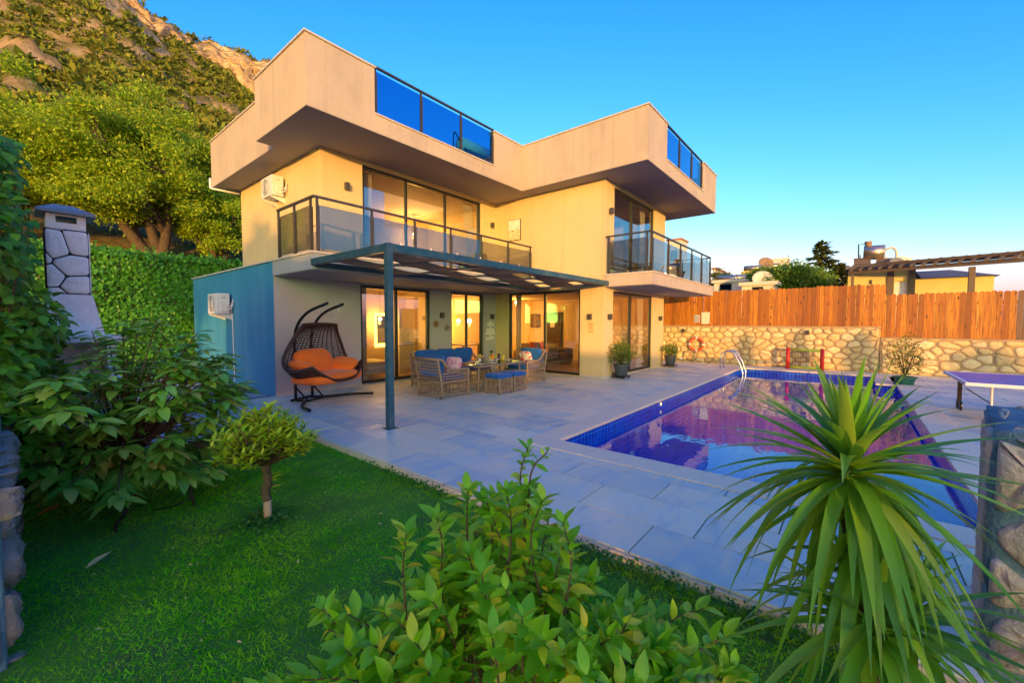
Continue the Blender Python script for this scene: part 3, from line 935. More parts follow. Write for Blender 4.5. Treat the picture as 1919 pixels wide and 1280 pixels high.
MB().box(3.9, XE - 0.2, YF + 0.2, 15.3, -0.05, 0.012).box(XW + 0.2, XE - 0.2, YW + 0.2, YF + 0.2, -0.05, 0.012).build('wood_floor', 'interior_floor', H)
MB().box(XL + 0.18, 4.815, YF + 0.21, 15.3, 2.974, 2.99).build('terrace', 'coping_stone', H)
B2Y, B2X = 4.20, 17.25
MB().box(XW - 0.02, B2X, B2Y, YW - 0.002, 2.705, 3.02).build('balcony_slab', 'fascia_paint', H)
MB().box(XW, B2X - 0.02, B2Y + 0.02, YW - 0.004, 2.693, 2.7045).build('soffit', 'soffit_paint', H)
MB().box(XW - 0.05, B2X + 0.03, B2Y - 0.03, YW - 0.003, 3.021, 3.057).build('coping', 'coping_stone', H)
# roof: slab, soffit, fascia, coping
RX, RY, RW, RWY, RE, TOP = 3.76, 8.21, 10.46, 4.16, 17.15, 7.18
inn = [(RX + .19, RY + .19), (RW + .19, RY + .19), (RW + .19, RWY + .19), (RE - .19, RWY + .19), (RE - .19, 15.32), (4.34, 15.32), (4.34, 10.70), (RX + .19, 10.70)]
MB().prism(inn, 'z', SOF + 0.02, SOF + 0.26).build('roof', 'mortar', H)
out_ = [(RX + .004, RY + .004), (RW + .004, RY + .004), (RW + .004, RWY + .004), (RE - .004, RWY + .004), (RE - .004, 15.496), (4.154, 15.496), (4.154, 10.746), (RX + .004, 10.746)]
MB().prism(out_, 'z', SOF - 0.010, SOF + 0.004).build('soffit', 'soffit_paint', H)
def cut(a, b, c, d, lo=6.20):
    return [(a, SOF), (b, SOF), (b, TOP), (d, TOP), (d, lo), (c, lo), (c, TOP), (a, TOP)]
MB().prism(cut(RX, RW, 5.24, 9.16), 'y', RY, RY + .2).build('fascia', 'fascia_paint', H)
MB().box(RX, RX + .2, RY + .2, 10.75, SOF, TOP).build('fascia', 'fascia_paint', H)
MB().box(RX + .2, 4.35, 10.55, 10.75, SOF + .002, TOP).build('fascia', 'fascia_paint', H)
MB().box(4.15, 4.35, 10.75, 15.5, SOF, TOP).build('fascia', 'fascia_paint', H)
MB().box(RW, RW + .2, RWY, RY + .2, SOF, TOP).build('fascia', 'fascia_paint', H)
MB().prism(cut(RW + .2, RE, 11.84, 15.46), 'y', RWY, RWY + .2).build('fascia', 'fascia_paint', H)
MB().box(RE - .2, RE, RWY + .2, 15.3, SOF, TOP).build('fascia', 'fascia_paint', H)
MB().box(4.35, RE, 15.3, 15.5, SOF + .002, TOP).build('fascia', 'fascia_paint', H)
cp = MB()
z0, z1, e = TOP + .001, TOP + .036, .03
cp.box(RX - e, 5.24 + e, RY - e, RY + .2 + e, z0, z1).box(9.16 - e, RW - e, RY - e, RY + .2 + e, z0, z1)
cp.box(RX - e, RX + .2 + e, RY + .2 + e, 10.75 + e, z0, z1).box(RX + .2 + e, 4.35 + e, 10.55, 10.75 + e, z0, z1).box(4.15 - e, 4.35 + e, 10.75 + e, 15.5, z0, z1)
cp.box(RW - e, RW + .2 + e, RWY - e, RY + .2 + e, z0, z1).box(RW + .2 + e, 11.84 + e, RWY - e, RWY + .2 + e, z0, z1).box(15.46 - e, RE + e, RWY - e, RWY + .2 + e, z0, z1)
cp.box(RE - .2 - e, RE + e, RWY + .2 + e, 15.3, z0, z1)
cp.box(5.245, 9.155, RY - .025, RY + .2 + .025, 6.201, 6.232).box(11.845, 15.455, RWY - .025, RWY + .2 + .025, 6.201, 6.232)
cp.build('coping', 'coping_stone', H)
# drain pipe at the set-back corner of the roof
MB().tube([(4.12, 15.52, 6.1), (4.12, 15.52, 5.80), (4.14, 15.3, 5.74), (4.78, 15.14, 5.70)], 0.035, 8).build('drain_pipe', 'white_plastic', H, smooth=True)

# sliding glass doors and windows
def sliding(axis, c, u0, u1, z0, z1, mull, fwid=0.06, depth=0.09, handle=None):
    def bx(mb, a, b_, lo, hi, d0, d1):
        return mb.box(d0, d1, a, b_, lo, hi) if axis == 'x' else mb.box(a, b_, d0, d1, lo, hi)
    fr = MB()
    d0, d1 = c + 0.05, c + 0.05 + depth
    bx(fr, u0 + .001, u0 + fwid, z0 + .001, z1 - .001, d0, d1); bx(fr, u1 - fwid, u1 - .001, z0 + .001, z1 - .001, d0, d1)
    bx(fr, u0 + fwid, u1 - fwid, z0 + .001, z0 + fwid, d0, d1); bx(fr, u0 + fwid, u1 - fwid, z1 - fwid, z1 - .001, d0, d1)
    door = fr.build('sliding_door', 'dark_frame', H)
    edges = [u0 + fwid] + [m for m in mull] + [u1 - fwid]
    for k, (a, b_) in enumerate(zip(edges[:-1], edges[1:])):
        g = MB()
        dd = d0 + depth * (0.35 if k % 2 else 0.6)
        bx(g, a - .01, b_ + .01, z0 + fwid - .01, z1 - fwid + .01, dd, dd + 0.012)
        # one face only is needed optically: a thin pane
        g.build('pane', 'window_glass', door)
    for m_ in mull:
        g = MB(); bx(g, m_ - .028, m_ + .028, z0 + fwid + .001, z1 - fwid - .001, d0 + .008, d1 - .008)
        g.build('mullion', 'dark_frame', door)
    if handle is not None:
        g = MB(); bx(g, handle - .015, handle + .015, z0 + .95, z0 + 1.2, d0 - .03, d0 - .005)
        g.build('handle', 'chrome', door)
sliding('y', YF, DOOR1[0], DOOR1[1], 0.03, 2.62, [6.94], 0.075)
sliding('y', YF, DOOR2[0], DOOR2[1], 0.03, 2.62, [9.68], 0.07)
sliding('x', XW, 6.42, 9.27, 0.03, 2.66, [7.78], 0.07)
sliding('y', YF, 5.90, 10.30, 3.03, 5.70, [7.30, 8.76], 0.07)
sliding('y', YW, 11.62, 14.82, 0.03, 2.62, [13.05], 0.07)
sliding('y', YW, 11.62, 14.86, 3.07, 5.70, [13.07], 0.07)

# railings: top rail, posts, glass panels
def railing(pts, zt, zb, glass, posts, gz=(0.07, -0.17), end_in=0.0):
    """pts: run of rail; posts: list of (x,y) along it"""
    rb = MB()
    for a, b_ in zip(pts[:-1], pts[1:]):
        d = (Vector(b_) - Vector(a)).normalized() * 0.02
        rb.bar((a[0] - d.x, a[1] - d.y, zt - .02), (b_[0] + d.x, b_[1] + d.y, zt - .02 - (.001 if a != pts[0] else 0)), 0.055, 0.04)
    rail = rb.build('railing', 'rail_metal', H)
    for i, q in enumerate(posts):
        MB().box(q[0] - .02, q[0] + .02, q[1] - .02, q[1] + .02, zb, zt - .041).build('post', 'rail_metal', rail)
        MB().box(q[0] - .032, q[0] + .032, q[1] - .034, q[1] - .021, zb + .002, zt - .20).build('clamp', 'rail_metal', rail)
    for a, b_ in zip(posts[:-1], posts[1:]):
        va, vb = Vector((*a, 0)), Vector((*b_, 0))
        if (vb - va).length < 0.25:
            continue
        d = (vb - va).normalized()
        p, q = va + d * 0.03, vb - d * 0.03
        zc, zh = (zb + gz[0] + zt + gz[1]) / 2, (zt + gz[1]) - (zb + gz[0])
        MB().bar((p.x, p.y, zc), (q.x, q.y, zc), 0.01, zh).build('glass_panel', glass, rail)
    return rail
bx_ = [3.86, 5.04, 6.17, 7.30, 8.43, 9.59, 10.70]
railing([(3.80, 8.06), (10.72, 8.06)], 4.09, 3.012, 'smoked_glass', [(x, 8.06) for x in bx_])
railing([(3.80, 8.10), (3.80, 9.72)], 4.089, 3.012, 'smoked_glass', [(3.80, 8.20), (3.80, 8.92), (3.80, 9.70)])
railing([(11.12, 4.29), (17.12, 4.29), ], 4.16, 3.057, 'smoked_glass', [(x, 4.29) for x in (11.20, 12.47, 13.59, 14.77, 15.94, 17.08)])
railing([(11.10, 4.31), (11.10, 5.60)], 4.159, 3.057, 'smoked_glass', [(11.10, 4.40), (11.10, 5.52)])
railing([(17.12, 4.33), (17.12, 5.60)], 4.159, 3.057, 'smoked_glass', [(17.12, 4.42), (17.12, 5.52)])
railing([(5.26, RY + .06), (9.14, RY + .06)], 7.27, 6.232, 'blue_glass', [(x, RY + .06) for x in (5.29, 6.54, 7.86, 9.11)], gz=(0.02, -0.11))
railing([(11.86, RWY + .06), (15.44, RWY + .06)], 7.25, 6.232, 'blue_glass', [(x, RWY + .06) for x in (11.90, 13.05, 14.26, 15.41)], gz=(0.02, -0.11))

# curtains
def curtain(axis, c, u0, u1, z0, z1, waves=6, tie=0.0):
    n, mz = waves * 6, 8
    V, F = [], []
    for j in range(mz + 1):
        tz = j / mz
        sq = 1 - tie * math.sin(math.pi * min(1, tz * 1.0)) * (1 - tz) * 1.5
        for i in range(n + 1):
            t = i / n
            u = u0 + (u1 - u0) * t * sq
            w = c + 0.03 * math.sin(t * waves * 2 * math.pi) + .01 * math.sin(9 * t + 3 * tz)
            z = z0 + (z1 - z0) * tz
            V.append((w, u, z) if axis == 'x' else (u, w, z))
    for j in range(mz):
        for i in range(n):
            a = j * (n + 1) + i
            F.append((a, a + 1, a + n + 2, a + n + 1))
    MB().add(V, F).build('curtain', 'curtain_cloth', H, smooth=True)
curtain('y', YF + .32, 6.0, 6.35, 3.05, 5.66)
curtain('y', YF + .32, 10.2, 9.75, 3.05, 5.66, tie=0.4)
curtain('y', YF + .32, 5.88, 6.15, 0.05, 2.6)
curtain('x', XW + .34, 9.2, 8.95, 0.05, 2.62)
curtain('y', YW + .34, 14.78, 14.2, 0.05, 2.6, tie=0.35)
curtain('y', YW + .34, 14.78, 14.35, 3.10, 5.66)

# rooms inside
MB().box(5.0, XE - .21, YF + .2, 13.6, SOF - .09, SOF - .05).box(XW + .21, XE - .21, YW + .2, YF + .19, SOF - .09, SOF - .05).build('ceiling', 'white_paint', H)
MB().box(8.62, 8.74, YF + .2, 11.9, 0.014, 2.66).build('partition', 'interior_wall', H)
MB().box(3.92, 8.62, 11.8, 11.92, 0.014, 2.66).build('partition', 'interior_wall', H)
MB().box(8.74, 11.0, 14.1, 14.2, 0.014, 2.66).box(11.3, XE - .2, 14.1, 14.2, 0.014, 2.66).build('partition', 'interior_wall', H)
MB().box(5.0, XE - .21, 13.6, 13.7, 2.99, SOF).build('partition', 'interior_wall', H)
MB().box(XW + 0.21, XE - .21, 9.3, 9.4, 2.99, SOF).build('partition', 'interior_wall', H)
ed = MB().box(15.66, 15.74, 10.05, 11.0, 0.014, 2.12).build('entry_door', 'rattan_dark', H)
MB().box(15.645, 15.659, 10.40, 10.62, 1.45, 1.75).build('notice', 'white_paint', ed)
for zz in (0.95, 1.15, 1.4):
    MB().ball((15.64, 10.12, zz), 0.03, 8, 5).build('lock', 'chrome', ed)
rd = MB().box(8.0, 8.58, 11.30, 11.34, 0.014, 2.1).build('room_door', 'white_paint', H)
MB().tube([(8.06, 11.29, 1.0), (8.06, 11.24, 1.0), (8.17, 11.23, 1.0)], 0.012, 6).build('handle', 'chrome', rd)

def point_lamp(name, label, loc, power, radius=0.06, drop=0.0, group=None, col=(1.0, 0.50, 0.10)):
    t = thing(name, label, 'lamp', loc, group)
    MB().ball(loc, radius, 12, 8).build('bulb', 'warm_glow', t, smooth=True)
    if drop:
        MB().tube([(loc[0], loc[1], loc[2] + radius), (loc[0], loc[1], loc[2] + drop)], 0.006, 6).build('cord', 'black_metal', t)
    l = bpy.data.lights.new(name, 'POINT'); l.energy = power; l.color = col; l.shadow_soft_size = radius
    lo = bpy.data.objects.new(name + '_light', l); COL.objects.link(lo); lo.location = (loc[0], loc[1], loc[2] - radius - .08)
    lo.parent = t; lo.matrix_parent_inverse = world_of(t).inverted()
    return t
point_lamp('pendant_lamp', 'small glowing pendant lamp over the dining table behind the narrow glass door', (12.1, 12.9, 1.72), 15, 0.07, 0.88)
point_lamp('pendant_lamp', 'bright round pendant lamp deepest in the dining room behind the narrow glass door', (12.85, 13.0, 1.72), 15, 0.09, 0.85)
point_lamp('ceiling_lamp', 'warm ceiling lamp of the living room behind the wide sliding door', (13.9, 11.2, 2.52), 15, 0.06)
point_lamp('bedside_lamp', 'warm lamp in the bedroom beside the bed', (7.4, 11.45, 1.75), 6, 0.05, .9)


point_lamp('ceiling_lamp', 'small added warm lamp brightening the upper room behind the large balcony window', (9.9, 13.0, 5.0), 14, 0.04, .72)  # added light, no lamp known here; warms the upper windows

# mirror with a glowing border on the bedroom wall
mr = thing('wall_mirror', 'tall dark mirror with glowing yellow border on the bedroom wall', 'mirror', (7.85, 11.78, 0.9))
MB().box(7.42, 7.93, 11.785, 11.799, 0.85, 1.95).build('glow_border', emit_mat('mirror_glow', (1.0, 0.62, 0.06), 1.6), mr)
MB().box(7.50, 7.85, 11.765, 11.784, 0.97, 1.86).build('mirror_glass', 'dark_frame', mr)
# bed
bd = thing('bed', 'white bed seen through the bedroom sliding door', 'bed', (6.4, 10.9, 0.014))
MB().box(5.5, 7.2, 10.45, 11.6, 0.18, 0.3).build('bed_frame', 'white_paint', bd)
for x, y in ((5.55, 10.5), (7.15, 10.5), (5.55, 11.55), (7.15, 11.55)):
    MB().box(x - .04, x + .04, y - .04, y + .04, 0.013, .18).build('leg', 'white_paint', bd)
MB().box(5.48, 7.22, 10.43, 11.6, 0.3, 0.52).build('mattress', 'curtain_cloth', bd, bevel=0.04)
MB().ball((5.8, 11.0, .58), (.22, .38, .09), 14, 8, 0.6).build('pillow', 'white_paint', bd, smooth=True)
# living-room sofa, picture, dining table
mat('grey_sofa', (0.16, 0.14, 0.12), (0.13, 0.11, 0.10), rough=0.95, vscale=10)
sf = thing('indoor_sofa', 'taupe upholstered sofa inside the living room', 'sofa', (13.4, 9.2, 0.014))
MB().box(12.3, 14.6, 8.9, 9.9, 0.013, .42).build('seat', 'grey_sofa', sf, bevel=.06)
MB().box(12.3, 14.6, 9.7, 9.95, .42, .85).build('backrest', 'grey_sofa', sf, bevel=.06)
MB().box(14.4, 14.75, 8.85, 9.9, 0.014, .62).build('arm', 'grey_sofa', sf, bevel=.08)
MB().box(12.05, 12.3, 8.85, 9.9, 0.014, .62).build('arm', 'grey_sofa', sf, bevel=.08)
def cushion(c, s, rz=0.0, rx=0.0, name='cushion', mt='orange_fabric', parent=None, sq=0.45, ry=0.0):
    b_ = MB().ball((0, 0, 0), (s[0] / 2, s[1] / 2, s[2] / 2), 24, 12, sq)
    V = []
    for p in b_.v:
        u, v = p[0] / (s[0] / 2), p[1] / (s[1] / 2)
        k = 1 - 0.30 * (u * u + v * v) * .5
        V.append((p[0] * (1 + .04 * abs(v)), p[1] * (1 + .04 * abs(u)), p[2] * k))
    b_.v = V
    b_.xf(Matrix.Translation(c) @ Matrix.Rotation(rz, 4, 'Z') @ Matrix.Rotation(ry, 4, 'Y') @ Matrix.Rotation(rx, 4, 'X'))
    return b_.build(name, mt, parent, smooth=True)
mat('rust_fabric', (0.45, 0.08, 0.02), rough=0.95)
tag(cushion((13.0, 9.58, .66), (.5, .5, .16), 0, R(70), mt='rust_fabric', name='sofa_cushion'), 'rust orange cushion propped on the indoor sofa beside its far arm', 'cushion')
tag(cushion((13.7, 9.58, .66), (.5, .5, .16), .2, R(70), mt='orange_fabric', name='sofa_cushion'), 'bright orange cushion in the middle of the indoor sofa', 'cushion')
pc = thing('picture_frame', 'dark framed picture on the yellow lit living room wall', 'picture', (15.72, 11.5, 1.4))
MB().box(15.70, 15.745, 11.25, 11.8, 1.42, 2.06).build('frame', 'dark_frame', pc)
mat('print_brown', (0.30, 0.16, 0.05), (0.05, 0.03, 0.02), rough=0.6, vscale=9, contrast=(.45, .55))
MB().box(15.694, 15.699, 11.30, 11.75, 1.47, 2.01).build('print', 'print_brown', pc)
dt = thing('dining_table', 'dark dining table inside the house below the pendant lamps', 'table', (12.0, 12.4, 0.014))
MB().box(11.4, 13.2, 11.9, 12.8, .72, .76).build('tabletop', 'rattan_dark', dt)
for x, y in ((11.5, 12.0), (13.1, 12.0), (11.5, 12.7), (13.1, 12.7)):
    MB().box(x - .03, x + .03, y - .03, y + .03, .013, .72).build('leg', 'rattan_dark', dt)

# ------------------------------------------------------------------ things fixed to the house
def aircon(x0, y0, z0, name_label, mt='white_plastic'):
    # outdoor unit; fan faces -X; box x0..x0+.30, y0..y0+.72, z0..z0+.5
    t = thing('air_conditioner', name_label, 'air conditioner', (x0 + .15, y0 + .36, z0))
    MB().box(x0, x0 + .29, y0, y0 + .72, z0, z0 + .52).build('casing', mt, t, bevel=.012)
    cy, cz = y0 + .42, z0 + .26
    for r_ in (.20, .155, .11, .065):
        MB().tube([(x0 - .012, cy + r_ * math.cos(a), cz + r_ * math.sin(a)) for a in np.linspace(0, 2 * math.pi, 24, endpoint=False)], .007, 5, closed=True).build('fan_grille', mt, t)
    MB().lathe([(0.21, 0), (.21, .012), (0, .012)], (0, 0, 0), 24).xf(Matrix.Translation((x0 - .0005, cy, cz)) @ Matrix.Rotation(R(-90), 4, 'Y')).build('fan_recess', 'grey_plastic', t)
    MB().box(x0 + .09, x0 + .25, y0 - .03, y0 - .001, z0 + .05, z0 + .27).build('service_cover', mt, t, bevel=.008)
    MB().box(x0 + .12, x0 + .2, y0 - .006, y0 - .001, z0 + .40, z0 + .415).build('badge', 'grey_plastic', t)
    for yy in (y0 + .08, y0 + .62):
        MB().prism([(x0 + .0, z0 - .03), (x0 + .36, z0 - .16), (x0 + .36, z0 + .12), (x0 + .33, z0 + .12), (x0 + .33, z0 - .005), (x0 + .0, z0 - .005)], 'y', yy, yy + .03).build('bracket', mt, t)
    for q in (0, .07):
        MB().tube(curve_pts([(x0 + .22, y0 - .03, z0 + .10 + q), (x0 + .27, y0 - .12, z0 + .12 + q), (x0 + .31, y0 - .13, z0 + .22 + q), (x0 + .34, y0 - .07, z0 + .3 + q), (x0 + .36, y0 - .03, z0 + .30 + q)], 5), .014, 6).build('hose', mt, t, smooth=True)
    return t
a1 = aircon(3.36, 12.45, 1.86, 'white air conditioner unit bracketed on the blue side wall')
MB().tube([(3.69, 12.42, 1.86), (3.69, 12.40, 1.2), (3.69, 12.38, 0.1)], .012, 6).build('drain_hose', 'white_plastic', a1)
aircon(4.46, 11.75, 4.97, 'sunlit air conditioner unit on the upper side wall below the roof overhang')

def wall_lamp(loc, nrm, label):
    t = thing('wall_lamp', label, 'lamp', loc)
    n_ = Vector(nrm); s = Vector((-n_.y, n_.x, 0))
    c = Vector(loc) + n_ * .075
    b_ = MB(); b_.bar(c - Vector((0, 0, .085)), c + Vector((0, 0, .085)), .10, .10, upv=tuple(n_))
    b_.build('housing', 'lamp_body', t, bevel=.006)
    MB().bar(Vector(loc) + n_ * .001, Vector(loc) + n_ * .024, .07, .12).build('mount', 'lamp_body', t)
wall_lamp((5.44, YF, 5.02), (0, -1, 0), 'square wall lamp between the upper left wall corner and the large upper window'.replace('left ', ''))
wall_lamp((10.80, YF, 5.03), (0, -1, 0), 'square wall lamp in the upper inner corner beside the painting')
wall_lamp((8.50, YF, 1.87), (0, -1, 0), 'black wall lamp above the two hanging wall plates')
wall_lamp((10.80, YF, 1.86), (0, -1, 0), 'black wall lamp directly above the white lettering')
wall_lamp((XW, 6.05, 1.83), (-1, 0, 0), 'grey wall lamp above the gold ornament on the wing wall')
wall_lamp((11.30, YW, 1.83), (0, -1, 0), 'ground floor wall lamp above the larger potted shrub')
wall_lamp((15.45, YW, 1.82), (0, -1, 0), 'ground floor wall lamp above the smaller potted shrub')
wall_lamp((11.30, YW, 4.92), (0, -1, 0), 'upper wall lamp on the wing front beside the balcony window')

# painting on the balcony wall
pt_ = thing('painting', 'small canvas painting of a white house under a pale sky on the balcony wall', 'painting', (XW, 9.0, 4.45))
def painting_mat():
    m, nt, out = nodes_of('painting_print')
    p = nt.nodes.new('ShaderNodeBsdfPrincipled'); nt.links.new(p.outputs[0], out.inputs[0]); p.inputs['Roughness'].default_value = .7
    tc = nt.nodes.new('ShaderNodeTexCoord'); s = nt.nodes.new('ShaderNodeSeparateXYZ'); nt.links.new(tc.outputs['Generated'], s.inputs[0])
    n1 = noise_tex(nt, 5, 4, .6)
    skyc = ramp(nt, n1, [(.35, (.55, .62, .66)), (.6, (.85, .83, .76))])
    n2 = noise_tex(nt, 11, 3, .6)
    town = ramp(nt, n2, [(.35, (.25, .12, .04)), (.45, (.85, .75, .55)), (.58, (.8, .45, .12)), (.65, (.75, .15, .04))])
    f = ramp(nt, s.outputs[2], [(.47, 0.0), (.53, 1.0)])
    nt.links.new(mixcol(nt, f, town, skyc), p.inputs['Base Color'])
painting_mat()
MB().box(XW - .032, XW - .002, 8.72, 9.26, 4.44, 5.14).build('frame', 'rattan_dark', pt_)
MB().box(XW - .038, XW - .0325, 8.735, 9.245, 4.455, 5.125).build('canvas', 'painting_print', pt_)

# white lettering, gold ornament and plates
mat('letter_white', (0.92, 0.88, 0.78), rough=.6)
mat('gold', (0.75, 0.48, 0.10), rough=.4, metal=.6)
ls = thing('wall_lettering', 'white cut-out words stacked on the grey wall between two glass doors', 'lettering', (10.72, YF, 1.05))
for i, (w, sz) in enumerate((('ALL', .10), ('NEED', .14), ('IS', .11), ('YOUR', .15), ('NEEDED', .135), ('BE', .11), ('HAPPY', .145))):
    cu = bpy.data.curves.new('word', 'FONT'); cu.body = w; cu.size = sz; cu.align_x = 'CENTER'; cu.extrude = .004; cu.offset = .004
    cu.materials.append(M('letter_white'))
    tmp = bpy.data.objects.new('word_curve', cu); COL.objects.link(tmp)
    me_ = bpy.data.meshes.new_from_object(tmp.evaluated_get(bpy.context.evaluated_depsgraph_get()))
    bpy.data.objects.remove(tmp); me_.materials.clear(); me_.materials.append(M('letter_white'))
    link('word', me_, ls, mw=Matrix.Translation((10.76, YF - .006, 1.63 - i * .098)) @ Matrix.Rotation(R(90), 4, 'X'))
go = thing('wall_ornament', 'small gold lettering ornament below the grey lamp on the wing wall', 'ornament', (XW, 6.05, 1.4))
for i, w in enumerate(('ab', 'cd', 'tr')):
    g = MB()
    for k in range(3):
        a = 6.0 + k * .05
        g.tube([(XW - .008, a + .03 * math.cos(q), 1.62 - i * .11 + .03 * math.sin(q)) for q in np.linspace(0, 2 * math.pi, 10, endpoint=False)], .005, 5, closed=True)
    g.tube([(XW - .008, 5.94, 1.585 - i * .11), (XW - .008, 6.16, 1.585 - i * .11)], .006, 5)
    g.build('flourish', 'gold', go)
mat('plate_wood', (.22, .15, .06), rough=.7)
for (x, z, r_, lb, mt_) in ((8.28, 1.61, .085, 'round hanging wall plate with brown centre below the lamp', 'plate_wood'), (8.72, 1.49, .075, 'round hanging wall plate with grey centre next to the narrow door', 'grey_plastic')):
    t = thing('wall_plate', lb, 'plate', (x, YF, z))
    MB().tube([(x + r_ * math.cos(a), YF - .03, z + r_ * math.sin(a)) for a in np.linspace(0, 2 * math.pi, 24, endpoint=False)], .022, 8, closed=True).build('rim', 'rattan', t, smooth=True)
    MB().lathe([(r_, 0), (r_, .02), (0, .02)], (0, 0, 0), 20).xf(Matrix.Translation((x, YF - .004, z)) @ Matrix.Rotation(R(90), 4, 'X')).build('disc', mt_, t)
    MB().tube([(x - .01, YF - .01, z + r_), (x - .005, YF - .008, z + r_ + .10), (x + .01, YF - .01, z + r_)], .004, 5).build('cord', 'rattan', t)

# rooftop solar water heater
st = thing('solar_water_heater', 'white tank solar water heater on the roof behind blue glass', 'water heater', (10.4, 10.3, 6.08))
MB().tube([(9.75, 10.3, 7.62), (11.1, 10.3, 7.62)], .22, 18).build('tank', 'white_plastic', st, smooth=True)
for x in (9.9, 10.95):
    MB().bar((x, 10.3, 6.05), (x, 10.3, 7.42), .05, .05).build('leg', 'rail_metal', st)
MB().bar((10.42, 10.12, 7.42), (10.42, 9.2, 6.35), 1.3, .06, upv=(0, 0, 1)).build('collector_panel', 'dark_frame', st)
MB().tube(curve_pts([(9.74, 10.3, 7.7), (9.5, 10.3, 7.9), (9.42, 10.25, 7.3), (9.42, 10.2, 6.2)], 5), .022, 6).build('pipe', 'black_metal', st)
# chair on the upper balcony
ch = thing('balcony_chair', 'dark woven chair on the upper balcony beside the inner wall corner', 'chair', (10.0, 9.2, 2.992))
MB().box(9.72, 10.28, 8.95, 9.5, 3.36, 3.43).build('seat', 'rattan_dark', ch, bevel=.02)
MB().obox((10.0, 9.53, 3.68), (.56, .05, .55), 0, R(-12)).build('backrest', 'rattan_dark', ch, bevel=.02)
for x in (9.76, 10.24):
    for y in (8.99, 9.46):
        MB().box(x - .02, x + .02, y - .02, y + .02, 2.991, 3.36).build('leg', 'rattan_dark', ch)
# table and chair on the wing balcony
bt = thing('balcony_table', 'small round dark table on the wing balcony behind the glass panels', 'table', (15.2, 4.9, 3.057))
MB().lathe([(.28, 0), (.28, .03), (0, .03)], (15.2, 4.9, 3.72), 20).build('tabletop', 'dark_frame', bt)
MB().tube([(15.2, 4.9, 3.056), (15.2, 4.9, 3.72)], .025, 8).build('stem', 'dark_frame', bt)
bc = thing('balcony_chair', 'dark wicker chair at the far end of the wing balcony', 'chair', (16.4, 4.95, 3.057))
MB().box(16.15, 16.65, 4.7, 5.2, 3.42, 3.5).build('seat', 'rattan_dark', bc, bevel=.02)
MB().box(16.6, 16.66, 4.7, 5.2, 3.5, 3.98).build('backrest', 'rattan_dark', bc, bevel=.02)
for x in (16.2, 16.6):
    for y in (4.74, 5.16):
        MB().box(x - .02, x + .02, y - .02, y + .02, 3.056, 3.42).build('leg', 'rattan_dark', bc)
# ------------------------------------------------------------------ pergola
pg = thing('pergola', 'dark teal metal pergola with woven fabric canopy attached to the balcony', 'pergola', (3.72, 5.51, 0))
PGX0, PGX1, PGY0, PGY1 = 3.67, 10.66, 5.51, 7.975
MB().box(3.67, 3.77, 5.46, 5.56, 0.012, 2.86).build('post', 'pergola_metal', pg, bevel=.006)
MB().box(3.63, 3.81, 5.42, 5.60, 0.0, 0.012).build('foot_plate', 'pergola_metal', pg)
MB().box(3.772, 11.03, 5.465, 5.555, 2.73, 2.855).build('beam', 'pergola_metal', pg, bevel=.006)
MB().box(3.675, 3.765, 5.562, PGY1, 2.73, 2.853).build('beam', 'pergola_metal', pg, bevel=.006)
MB().box(3.767, 11.03, PGY1 - .06, PGY1 - .005, 2.70, 2.80).build('beam', 'pergola_metal', pg)
bars = np.linspace(3.72, 10.98, 7)
for x in bars[1:]:
    MB().box(x - .025, x + .025, 5.557, PGY1 - .06, 2.76, 2.81).build('crossbar', 'pergola_metal', pg)
ny = 4
wy_ = (PGY1 - .08 - 5.58) / ny
for k in range(ny):
    y0 = 5.58 + k * wy_ - .04; y1 = y0 + wy_ + .08
    V, F = [], []
    n = 84
    for i in range(n + 1):
        x = 3.79 + (10.98 - 3.79) * i / n
        ph = (x - 3.72) / (bars[1] - bars[0]) * math.pi
        z = 2.785 + (1 if k % 2 else -1) * .055 * math.sin(ph) - .01
        for t in (0, .5, 1):
            V.append((x, y0 + (y1 - y0) * t, z - .015 * math.sin(math.pi * t)))
    for i in range(n):
        a = i * 3
        F += [(a, a + 3, a + 4, a + 1), (a + 1, a + 4, a + 5, a + 2)]
    MB().add(V, F).build('fabric_strip', 'canopy_fabric', pg, smooth=True)
for i, x in enumerate(np.linspace(3.95, 10.5, 12)):
    MB().tube([(x, 5.51, 2.854), (x, 5.51, 2.885)], .012, 6).build('bolt', 'chrome', pg)

# ------------------------------------------------------------------ hanging swing chair
SWF = Vector((0.40, -0.917, 0)); SWS = Vector((0.917, 0.40, 0)); SWO = Vector((3.90, 8.86, 0))
def sw(s, f, z):
    return SWO + SWS * s + SWF * f + Vector((0, 0, z))
swc = thing('swing_chair', 'hanging dark wicker swing chair with a black curved steel stand', 'swing chair', tuple(SWO))
for s in (-.23, .23):
    MB().tube(curve_pts([sw(s, 0, .06), sw(s, 0, .7), sw(s, 0, 1.30), sw(s, .10, 1.62), sw(s, .36, 1.86), sw(s, .80, 2.02)], 6), .030, 10).build('post', 'black_metal', swc, smooth=True)
    MB().ball(sw(s, .80, 2.02), .033, 8, 6).build('end_cap', 'black_metal', swc)
    MB().tube([sw(s, .02, .30), sw(s, .28, .07)], .016, 8).build('brace', 'black_metal', swc)
    MB().tube(curve_pts([sw(s * .9, -.05, .05), sw(s * 1.2, .25, .05), sw(s * 3.2, .62, .05), sw(s * 4.2, 1.0, .05)], 6), .030, 10).build('base_leg', 'black_metal', swc, smooth=True)
    ch_ = MB()
    for k in range(7):
        a = sw(s, .76 - k * .055, 1.97 - k * .055)
        ring = [a + (SWS if k % 2 else SWF) * (.011 * math.cos(q)) + Vector((0, 0, .03 * math.sin(q))) for q in np.linspace(0, 2 * math.pi, 10, endpoint=False)]
        ch_.tube(ring, .004, 5, closed=True)
    ch_.build('chain', 'chrome', swc)
MB().tube([sw(-.30, -.05, .05), sw(.30, -.05, .05)], .030, 10).build('base_bar', 'black_metal', swc)
